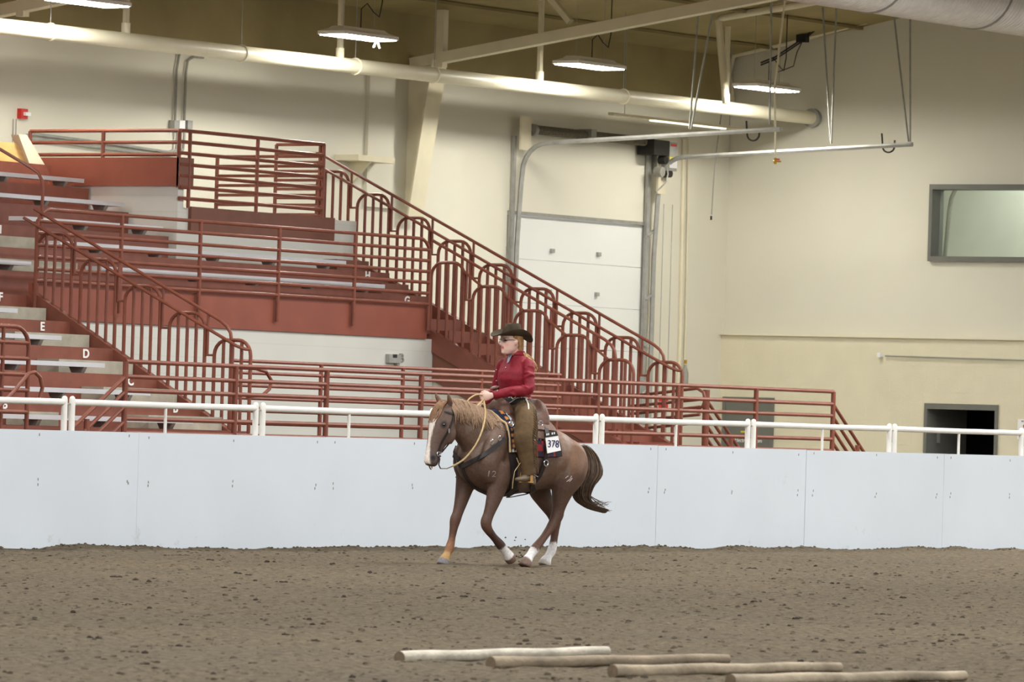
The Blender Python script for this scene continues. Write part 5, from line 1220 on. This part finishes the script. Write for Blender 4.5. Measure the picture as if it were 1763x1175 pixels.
# number tag hung from the blanket
tg = lroot('number_tag', 'white number tag reading 378 at the rear corner of the blanket', 'tag')
cs = [hp(938.5, 754, 0.36), hp(960, 750.5, 0.355), hp(965, 776, 0.375), hp(942, 781, 0.38)]
mb = MB(); mb.prism(cs, (0, 0.006, 0)); bl(mb, 'card', M['paper'], tg, False)
cs2 = [hp(937, 746, 0.355), hp(957, 742.5, 0.35), hp(960, 750.5, 0.355), hp(938.5, 754, 0.36)]
mb = MB(); mb.prism(cs2, (0, 0.008, 0)); hd_ = bl(mb, 'card_holder', M['black'], tg, False)
for f_ in (0.15, 0.3, 0.62, 0.8):
    a_ = cs2[0].lerp(cs2[1], f_) + Vector((0, 0.010, -0.006)); mb = MB().box(a_.x - 0.008, a_.x + 0.008, a_.y, a_.y + 0.002, a_.z - 0.02, a_.z); bl(mb, 'print', M['paper'], hd_, False)
ctr = sum(cs, Vector()) / 4 + Vector((0, 0.0095, 0)); xdir = (cs[1] - cs[0]); ang = math.atan2(xdir.z, -xdir.x)
to = text('378', 0.098, M['ink'], None, (0, 0, 0), (math.pi / 2, ang, math.pi), 'number', ext=0.002, sx=1.1); to.parent = tg; to.location = ctr; to.rotation_euler = (math.pi / 2, -ang * 0 , math.pi)
# ---------------------------------------------------------------- rider
per = lroot('person', 'rider in crimson shirt, brown chaps and dark cowboy hat on the roan horse', 'person')
M['skin'] = attr_mat('skin', 0.5, 'skin', 40, 0.04, bump=0.05)
M['shirt'] = mat('crimson_shirt', (132, 26, 42), 0.6, var=0.16, scale=14, bump=0.35, bscale=22)
M['chaps'] = mat('brown_suede_chaps', (96, 76, 52), 0.85, var=0.3, scale=9, bump=0.3, bscale=30)
M['belt'] = mat('black_belt_leather', (40, 37, 38), 0.5, var=0.2, scale=20)
M['hat'] = mat('dark_felt_hat', (66, 56, 42), 0.9, var=0.15, scale=12)
M['hair'] = mat('blond_brown_hair', (172, 134, 92), 0.5, var=0.35, scale=40)
M['boot'] = mat('dusty_brown_boot', (112, 98, 82), 0.6, var=0.2, scale=20)
M['stitch'] = mat('white_stitching', (226, 222, 212), 0.6, var=0.05)
RX = 0.06
ELB = Vector((0.15, 0.235, 1.66)); SHL = Vector((RX + 0.01, 0.155, 1.88)); WR = HAND + (ELB - HAND).normalized() * 0.085
ELR = Vector((0.05, -0.29, 1.63)); SHR = Vector((RX, -0.165, 1.88)); HANDR = Vector((0.26, -0.27, 1.44)); WRR = HANDR + (ELR - HANDR).normalized() * 0.085
HIPL, KNL, ANL = Vector((0.06, 0.11, 1.45)), Vector((0.34, 0.345, 1.20)), Vector((0.245, 0.365, 0.885))
def mir(v): return Vector((v.x, -v.y, v.z))
YAW = math.radians(-14)
hfw = Vector((math.cos(YAW), math.sin(YAW), 0)); hlf = Vector((-math.sin(YAW), math.cos(YAW), 0))
HC = Vector(hp(879, 589, 0.0)); HC = Vector((HC.x, 0, HC.z))
def hd(f, l, z): return HC + hfw * f + hlf * l + Vector((0, 0, z))
body = MB()
def tring(z, w, d, xo): return (RX + xo, 0, z, w, d)
limb(body, [(RX, 0, 1.38, 0.165, 0.125), (RX, 0, 1.47, 0.165, 0.12), (RX + 0.005, 0, 1.58, 0.135, 0.10), (RX + 0.012, 0, 1.70, 0.15, 0.11), (RX + 0.012, 0, 1.80, 0.16, 0.115), (RX, 0, 1.88, 0.165, 0.095), (RX - 0.005, 0, 1.94, 0.09, 0.07), (RX, 0, 1.975, 0.056, 0.058), (HC.x - 0.02, 0, HC.z - 0.06, 0.052, 0.056)], n=20, lat=(1, 0, 0))
hr = []
for dz, dd, ww, fo in ((-0.118, 0.022, 0.024, 0.052), (-0.105, 0.045, 0.042, 0.038), (-0.075, 0.075, 0.060, 0.018), (-0.03, 0.092, 0.070, 0.004), (0.02, 0.097, 0.075, 0.0), (0.06, 0.098, 0.076, -0.004), (0.095, 0.082, 0.064, -0.006), (0.12, 0.04, 0.034, -0.006)):
    hr.append([hd(fo + dd * math.cos(a), ww * math.sin(a), dz) for a in np.linspace(0, 6.2832, 21)[:-1]])
body.loft(hr)
def hl_(pts, n=8): limb(body, [tuple(hd(*p[:3])) + p[3:] for p in pts], n=n, lat=tuple(hlf))
hl_([(0.088, 0, 0.025, 0.012, 0.010), (0.101, 0, 0.0, 0.012, 0.011), (0.112, 0, -0.022, 0.013, 0.015), (0.098, 0, -0.034, 0.010, 0.012)])          # nose
hl_([(0.082, -0.024, -0.056, 0.010, 0.006), (0.092, 0.0, -0.054, 0.012, 0.008), (0.082, 0.024, -0.056, 0.010, 0.006)])                        # lips
hl_([(0.075, 0, -0.095, 0.016, 0.022), (0.082, 0, -0.1, 0.014, 0.02), (0.07, 0, -0.11, 0.01, 0.014)])                                         # chin
for s in (1, -1): hl_([(-0.01, s * 0.074, 0.02, 0.012, 0.006), (-0.012, s * 0.082, 0.0, 0.022, 0.008), (-0.008, s * 0.076, -0.028, 0.01, 0.006)])   # ears
for S_, E_, W_2, s in ((SHL, ELB, WR, 1), (SHR, ELR, WRR, -1)):
    limb(body, [tuple(S_ - Vector((0, s * 0.05, 0))) + (0.05, 0.05), tuple(S_) + (0.05, 0.05), tuple(S_.lerp(E_, 0.5)) + (0.042, 0.042), tuple(E_) + (0.038, 0.038), tuple(E_.lerp(W_2, 0.4)) + (0.036, 0.036), tuple(W_2) + (0.026, 0.026)], n=12)
def hand(mb, W_2, H_, inn):
    d = (H_ - W_2).normalized(); up = Vector((0, 0, 1)); up = (up - d * up.dot(d)).normalized(); lt = Vector((0, inn, 0)); lt = (lt - d * lt.dot(d) - up * lt.dot(up)).normalized()
    limb(mb, [tuple(W_2) + (0.026, 0.022), tuple(W_2 + d * 0.035) + (0.036, 0.018), tuple(W_2 + d * 0.07) + (0.040, 0.017), tuple(W_2 + d * 0.088) + (0.034, 0.013)], n=12, lat=tuple(lt))
    for k, (o_, ln, r_) in enumerate(((0.030, 0.040, 0.0095), (0.010, 0.044, 0.0100), (-0.011, 0.041, 0.0095), (-0.030, 0.034, 0.0085))):
        k0 = W_2 + d * 0.075 + up * o_; k1 = k0 + d * ln * 0.85 + lt * 0.008; k2 = k1 + lt * ln * 0.85 - d * 0.008; k3 = k2 - d * ln * 0.75 - lt * 0.004
        mb.tube([k0, k0.lerp(k1, 0.6), k1, k2, k3], [r_ * 1.05, r_, r_, r_ * 0.95, r_ * 0.8], 8)
    t0 = W_2 + d * 0.03 + up * 0.03 + lt * 0.008; t1 = t0 + d * 0.03 + up * 0.02 + lt * 0.012; t2 = t1 + d * 0.034 + lt * 0.012 - up * 0.004
    mb.tube([t0, t1, t2], [0.013, 0.012, 0.009], 8)
hand(body, WR, HAND, -1); hand(body, WRR, HANDR, 1)
for s in (1, -1):
    h_, k_, a_ = (HIPL, KNL, ANL) if s == 1 else (mir(HIPL), mir(KNL), mir(ANL))
    limb(body, [tuple(h_) + (0.085, 0.085), tuple(h_.lerp(k_, 0.5)) + (0.075, 0.075), tuple(k_) + (0.056, 0.056), tuple(k_.lerp(a_, 0.4)) + (0.052, 0.052), tuple(a_) + (0.036, 0.036)], n=12)
bme = remesh(body, 0.0065, 2, 0.4)
n = len(bme.vertices); V = np.empty(n * 3); bme.vertices.foreach_get('co', V); V = V.reshape(-1, 3)
col = np.tile(C3(226, 188, 174), (n, 1)); q = V - np.array(HC); F_ = q @ np.array(hfw); L_2 = q @ np.array(hlf); Zq = q[:, 2]; face = (Zq > -0.13) & (Zq < 0.13)
blend(face * 0.55 * sst(0.03, 0.01, np.sqrt((F_ - 0.075) ** 2 + (np.abs(L_2) - 0.05) ** 2 + (Zq + 0.03) ** 2)), C3(226, 150, 140))
blend(face * (F_ > 0.075) * sst(0.028, 0.02, np.abs(L_2)) * sst(0.013, 0.008, np.abs(Zq + 0.055)), C3(190, 104, 104))
for s in (1, -1):
    blend(face * (F_ > 0.05) * sst(0.018, 0.011, np.sqrt(((L_2 - s * 0.034) * 0.8) ** 2 + (1.6 * (Zq - 0.012)) ** 2)), C3(52, 40, 38))
    blend(face * (F_ > 0.05) * sst(0.022, 0.015, np.sqrt(((L_2 - s * 0.036) * 0.7) ** 2 + (3.2 * (Zq - 0.034)) ** 2)), C3(120, 88, 66))
a2 = bme.color_attributes.new('skin', 'FLOAT_COLOR', 'POINT'); a2.data.foreach_set('color', np.concatenate([col, np.ones((n, 1))], 1).ravel())
mesh_local(bme, 'body', M['skin'], per)
# shirt
sh = MB()
limb(sh, [(RX, 0, 1.53, 0.155, 0.125), (RX + 0.005, 0, 1.58, 0.155, 0.122), (RX + 0.02, 0, 1.66, 0.165, 0.125), (RX + 0.035, 0, 1.75, 0.18, 0.142), (RX + 0.022, 0, 1.82, 0.185, 0.138), (RX + 0.002, 0, 1.89, 0.185, 0.112), (RX - 0.004, 0, 1.935, 0.13, 0.09), (RX - 0.004, 0, 1.96, 0.085, 0.075), (RX, 0, 1.985, 0.074, 0.07)], n=24, lat=(0, 1, 0))
sh = MB()
def xr(z, hw, hdp, xo): return [(RX + xo + hdp * math.cos(a), hw * math.sin(a), z) for a in np.linspace(0, 6.2832, 25)[:-1]]
sh.loft([xr(*q) for q in ((1.525, 0.152, 0.125, 0.0), (1.58, 0.152, 0.120, 0.005), (1.66, 0.165, 0.126, 0.018), (1.74, 0.17, 0.142, 0.034), (1.81, 0.175, 0.135, 0.024), (1.88, 0.165, 0.108, 0.004), (1.93, 0.135, 0.092, -0.004), (1.958, 0.088, 0.078, -0.002), (1.985, 0.072, 0.072, 0.004))])
for S_, E_, W_2, s in ((SHL, ELB, WR, 1), (SHR, ELR, WRR, -1)):
    limb(sh, [tuple(S_ - Vector((0, s * 0.07, 0.0))) + (0.065, 0.055), tuple(S_) + (0.066, 0.058), tuple(S_.lerp(E_, 0.45)) + (0.056, 0.052), tuple(E_ + Vector((-0.01, 0, -0.01))) + (0.052, 0.048), tuple(E_.lerp(W_2, 0.4)) + (0.050, 0.048), tuple(E_.lerp(W_2, 0.85)) + (0.040, 0.038), tuple(W_2) + (0.036, 0.035)], n=14)
rs = random.Random(9)
for i in range(9):      # folds
    a_ = rs.uniform(0.1, 0.9); p = (SHL.lerp(ELB, a_ * 1.2) if a_ < 0.5 else ELB.lerp(WR, (a_ - 0.5) * 1.6)); r_ = 0.058 if a_ < 0.5 else 0.047
    sh.tube([p + Vector((r_ * math.cos(t), r_ * 0.95 * math.sin(t), 0.035 * math.sin(t * 1.0 + i))) for t in np.linspace(0, 3.3, 9)], 0.008, 6)
for i in range(7):
    z0 = 1.56 + 0.03 * i; sh.tube([(RX + 0.14 * math.cos(t), 0.158 * math.sin(t), z0 + 0.03 * math.sin(t * 2 + i)) for t in np.linspace(0.4 + 0.1 * i, 2.2, 9)], 0.009, 6)
sme = remesh(sh, 0.0095, 4, 0.5); so = mesh_local(sme, 'shirt', M['shirt'], per)
sbv = BVHTree.FromPolygons([tuple(v.co) for v in sme.vertices], [tuple(p.vertices) for p in sme.polygons])
def ssurf(px, py, off, bv=sbv):
    d = lray(px, py); h, nn, i, dd = bv.ray_cast(CAML, d)
    if h is None: h, nn, i, dd = bv.find_nearest(hp(px, py, 0.1))
    return h + nn * off
for q in ((871, 633.5), (855, 637), (855, 656), (856, 674)):
    c = ssurf(*q, 0.002); b = MB(); b.loft([[c + Vector((0.007 * math.sin(p) * math.cos(a), 0.007 * math.cos(p), 0.007 * math.sin(p) * math.sin(a))) for a in np.linspace(0, 6.283, 9)[:-1]] for p in np.linspace(0.1, 3.04, 5)]); bl(b, 'snap', M['silver'], so)
# collar and grey inside flap
M['grey_cloth'] = mat('grey_collar_lining', (150, 150, 166), 0.7, var=0.08)
b = MB(); rings = []
for a in np.linspace(0.35, 6.2832 - 0.35, 25):
    rr = [(RX + 0.004 + r_ * math.cos(a), r_ * 0.98 * math.sin(a), z_) for r_, z_ in ((0.070, 1.972), (0.066, 2.008), (0.073, 2.008), (0.088, 1.972))]; rings.append(rr)
b.loft(rings); bl(b, 'collar', M['shirt'], so)
f1 = [Vector(q) for q in ((RX + 0.080, -0.03, 1.985), (RX + 0.084, 0.022, 1.982), (RX + 0.130, 0.018, 1.90), (RX + 0.132, -0.004, 1.885))]
b = MB().prism(f1, (0.005, 0.002, 0.002)); bl(b, 'collar_lining', M['grey_cloth'], so, False)
# chaps with belt
ch = MB()
ch.loft([xr(*q) for q in ((1.39, 0.185, 0.155, 0.0), (1.46, 0.182, 0.15, 0.0), (1.53, 0.162, 0.132, 0.0), (1.565, 0.157, 0.128, 0.002))])
for s in (1, -1):
    f = (lambda v: v) if s == 1 else mir
    h_, k_, a_ = f(HIPL), f(KNL), f(ANL); m1 = f(Vector((0.20, 0.275, 1.36)))
    limb(ch, [tuple(h_) + (0.12, 0.115), tuple(m1) + (0.118, 0.10), tuple(k_ + Vector((-0.035, 0, 0.0))) + (0.112, 0.085), tuple(k_.lerp(a_, 0.45) + Vector((-0.02, 0, 0))) + (0.088, 0.075), tuple(k_.lerp(a_, 0.85)) + (0.072, 0.068), tuple(a_ + Vector((0.0, 0, -0.03))) + (0.072, 0.066)], n=16)
cme = remesh(ch, 0.0105, 6, 0.5); co = mesh_local(cme, 'chaps', M['chaps'], per)
cbv = BVHTree.FromPolygons([tuple(v.co) for v in cme.vertices], [tuple(p.vertices) for p in cme.polygons])
def csurf(px, py, off): return ssurf(px, py, off, cbv)
b = MB(); b.loft([xr(*q) for q in ((1.50, 0.170, 0.138, 0.0), (1.515, 0.176, 0.143, 0.0), (1.555, 0.168, 0.138, 0.002), (1.57, 0.16, 0.132, 0.002))]); bl(b, 'belt', M['belt'], co)
for pts in (((877, 687), (885, 684.5), (895, 683), (905, 685)), ((868, 698), (880, 694), (888, 688), (900, 687), (908, 689))):
    Q = catmull(pts, 6)
    for i in range(0, len(Q) - 1):
        a_, b_ = csurf(Q[i][0], Q[i][1], 0.017), csurf(Q[i][0] + (Q[i + 1][0] - Q[i][0]) * 0.6, Q[i][1] + (Q[i + 1][1] - Q[i][1]) * 0.6, 0.017)
        if i == 0: db = MB()
        db.tube([a_, b_], 0.005, 5)
    bl(db, 'stitch_line', M['stitch'], co)
c = csurf(863, 690, 0.01); bl(MB().box(c.x - 0.02, c.x + 0.02, c.y - 0.03, c.y + 0.03, c.z - 0.025, c.z + 0.025), 'buckle', M['silver'], co, False)
b = MB()
for i in range(26):     # fringe down the back edge of the leg
    t = i / 25; p = csurf(909 - 3 * abs(t - 0.3) + (2 if t > 0.6 else 0), 700 + 100 * t, 0.0); p = cbv.find_nearest(Vector((p.x - 0.07, p.y, p.z)))[0]
    b.tube([p, p + Vector((-0.035, 0.012, -0.03)), p + Vector((-0.045, 0.015, -0.085))], [0.006, 0.005, 0.003], 5)
bl(b, 'fringe', M['chaps'], co)
bl(MB().tube([csurf(905, 688, 0.006), csurf(909, 697, 0.006), csurf(910, 706, 0.006)], 0.007, 6), 'edge_lace', M['stitch'], co)
for q in (((889, 790), (886, 812), (883, 830), (882, 842)), ((893, 788), (897, 800))):
    bl(MB().tube([csurf(*p, 0.02) if p[1] < 812 else hp(*p, 0.42) for p in q], 0.0035, 5), 'lace', M['tan_leather'], co)
# boots
for s in (1, -1):
    f = (lambda v: v) if s == 1 else mir
    bt = MB(); A = f(ANL)
    limb(bt, [tuple(A + Vector((-0.005, 0, 0.06))) + (0.052, 0.05), tuple(A + Vector((-0.005, 0, -0.02))) + (0.046, 0.042), tuple(A + Vector((0.0, 0, -0.06))) + (0.052, 0.040)], n=12)
    limb(bt, [tuple(A + Vector((-0.065, 0, -0.055))) + (0.024, 0.030), tuple(A + Vector((-0.02, 0, -0.05))) + (0.042, 0.038), tuple(A + Vector((0.05, s * 0.004, -0.055))) + (0.036, 0.042), tuple(A + Vector((0.12, s * 0.01, -0.065))) + (0.026, 0.042), tuple(A + Vector((0.175, s * 0.012, -0.07))) + (0.018, 0.026), tuple(A + Vector((0.195, s * 0.012, -0.07))) + (0.006, 0.01)], n=12)
    bt.box(A.x - 0.075, A.x - 0.025, A.y - 0.03, A.y + 0.03, A.z - 0.115, A.z - 0.07)
    bo = mesh_local(remesh(bt, 0.008, 3), 'boot', M['boot'], per)
    sp = [A + Vector((-0.085, s * 0.0, -0.03)), A + Vector((-0.03, s * 0.046, -0.025)), A + Vector((0.02, s * 0.047, -0.02))]
    bl(MB().tube(sp, 0.005, 5).tube([sp[0], sp[0] + Vector((-0.04, 0, -0.012))], 0.005, 5), 'spur', M['silver'], bo)
# hat
ht = MB(); N_ = 36; HZ = 0.055; rings = []
def brim(r, up_, th): 
    out = []
    for a in np.linspace(0, 6.2832, N_ + 1)[:-1]:
        f_, l_ = math.cos(a), math.sin(a); e_ = max(0, r - 1)
        out.append(hd(-0.012 + f_ * (0.098 + 0.115 * e_), l_ * (0.078 + 0.072 * e_), HZ + th + e_ * e_ * (0.055 * l_ * l_ - (0.012 if f_ > 0 else 0.055) * f_ * f_)))
    return out
ht.loft([brim(1.0, 0, 0.0), brim(1.35, 0, 0.0), brim(1.7, 0, 0.0), brim(2.0, 0, 0.0), brim(2.03, 0, 0.006), brim(1.7, 0, 0.01), brim(1.35, 0, 0.01), brim(1.0, 0, 0.012)], closed=True)
ho = bl(ht, 'hat', M['hat'], per)
cr_ = MB(); rings = []
for dz, k_ in ((0.0, 1.0), (0.03, 0.98), (0.07, 0.93), (0.105, 0.84), (0.12, 0.70), (0.112, 0.45), (0.10, 0.15)):
    rg_ = []
    for a in np.linspace(0, 6.2832, N_ + 1)[:-1]:
        f_, l_ = math.cos(a), math.sin(a); dent = -0.02 * max(0, 1 - abs(l_) * 3) * (k_ < 0.9) - 0.010 * (f_ > 0.5) * (dz > 0.08)
        pin = 1 - 0.18 * math.exp(-((a - 0.6) / 0.3) ** 2) * (dz > 0.06) - 0.18 * math.exp(-((a - 5.68) / 0.3) ** 2) * (dz > 0.06)
        rg_.append(hd(-0.012 + f_ * 0.100 * k_ * pin, l_ * 0.080 * k_ * pin, HZ + dz + dent))
    rings.append(rg_)
cr_.loft(rings); bl(cr_, 'crown', M['hat'], ho)
bd = MB(); bd.loft([[hd(-0.012 + 0.103 * math.cos(a), 0.083 * math.sin(a), HZ + z_) for a in np.linspace(0, 6.2832, N_ + 1)[:-1]] for z_ in (0.010, 0.028)], caps=False); bl(bd, 'hat_band', M['belt'], ho)
# hair: cap below the hat and curled ponytail
hm = MB()
for i in range(60):
    a = rs.uniform(1.3, 4.98); f_, l_ = math.cos(a), math.sin(a)
    p = hd(-0.01 + f_ * 0.098, l_ * 0.080, 0.055); e_ = hd(-0.095 + rs.uniform(-.01, .02), rs.uniform(-.03, .03), -0.075 + rs.uniform(-.02, .02))
    hm.tube([p, p.lerp(e_, 0.5) + (p - HC).normalized() * 0.012, e_], [0.013, 0.013, 0.010], 5)
base = hd(-0.095, 0.01, -0.07); tipc = hp(917, 640, 0.10)
for i in range(46):
    o_ = Vector((rs.uniform(-.035, .035), rs.uniform(-.04, .04), 0)); ph = rs.uniform(0, 6.28); pts = []
    for t in np.linspace(0, 1, 12):
        w_ = 0.35 + 1.1 * math.sin(t * 2.6); c = base.lerp(tipc, t) + Vector((-0.035 * math.sin(t * 3.14), 0, 0)) + o_ * w_
        pts.append(c + Vector((0.010 * math.sin(ph + t * 14), 0.010 * math.cos(ph + t * 14), 0)) * min(1, t * 2))
    hm.tube(pts, [0.007 * (1 - 0.5 * t) for t in np.linspace(0, 1, 12)], 5)
bl(hm, 'hair', M['hair'], per)
gl = MB()
for s in (1, -1):
    c = hd(0.098, s * 0.033, 0.012); gl.tube([c + hlf * (0.022 * math.cos(a)) + Vector((0, 0, 0.015 * math.sin(a))) - hfw * (0.012 * (math.cos(a) * s > 0) * abs(math.cos(a))) for a in np.linspace(0, 6.283, 13)[:-1]], 0.0022, 5, closed=True)
    gl.tube([hd(0.086, s * 0.055, 0.016), hd(0.03, s * 0.078, 0.018), hd(-0.02, s * 0.08, 0.015)], 0.0022, 5)
gl.tube([hd(0.104, -0.011, 0.014), hd(0.108, 0, 0.017), hd(0.104, 0.011, 0.014)], 0.0022, 5)
bl(gl, 'glasses', M['black'], per)
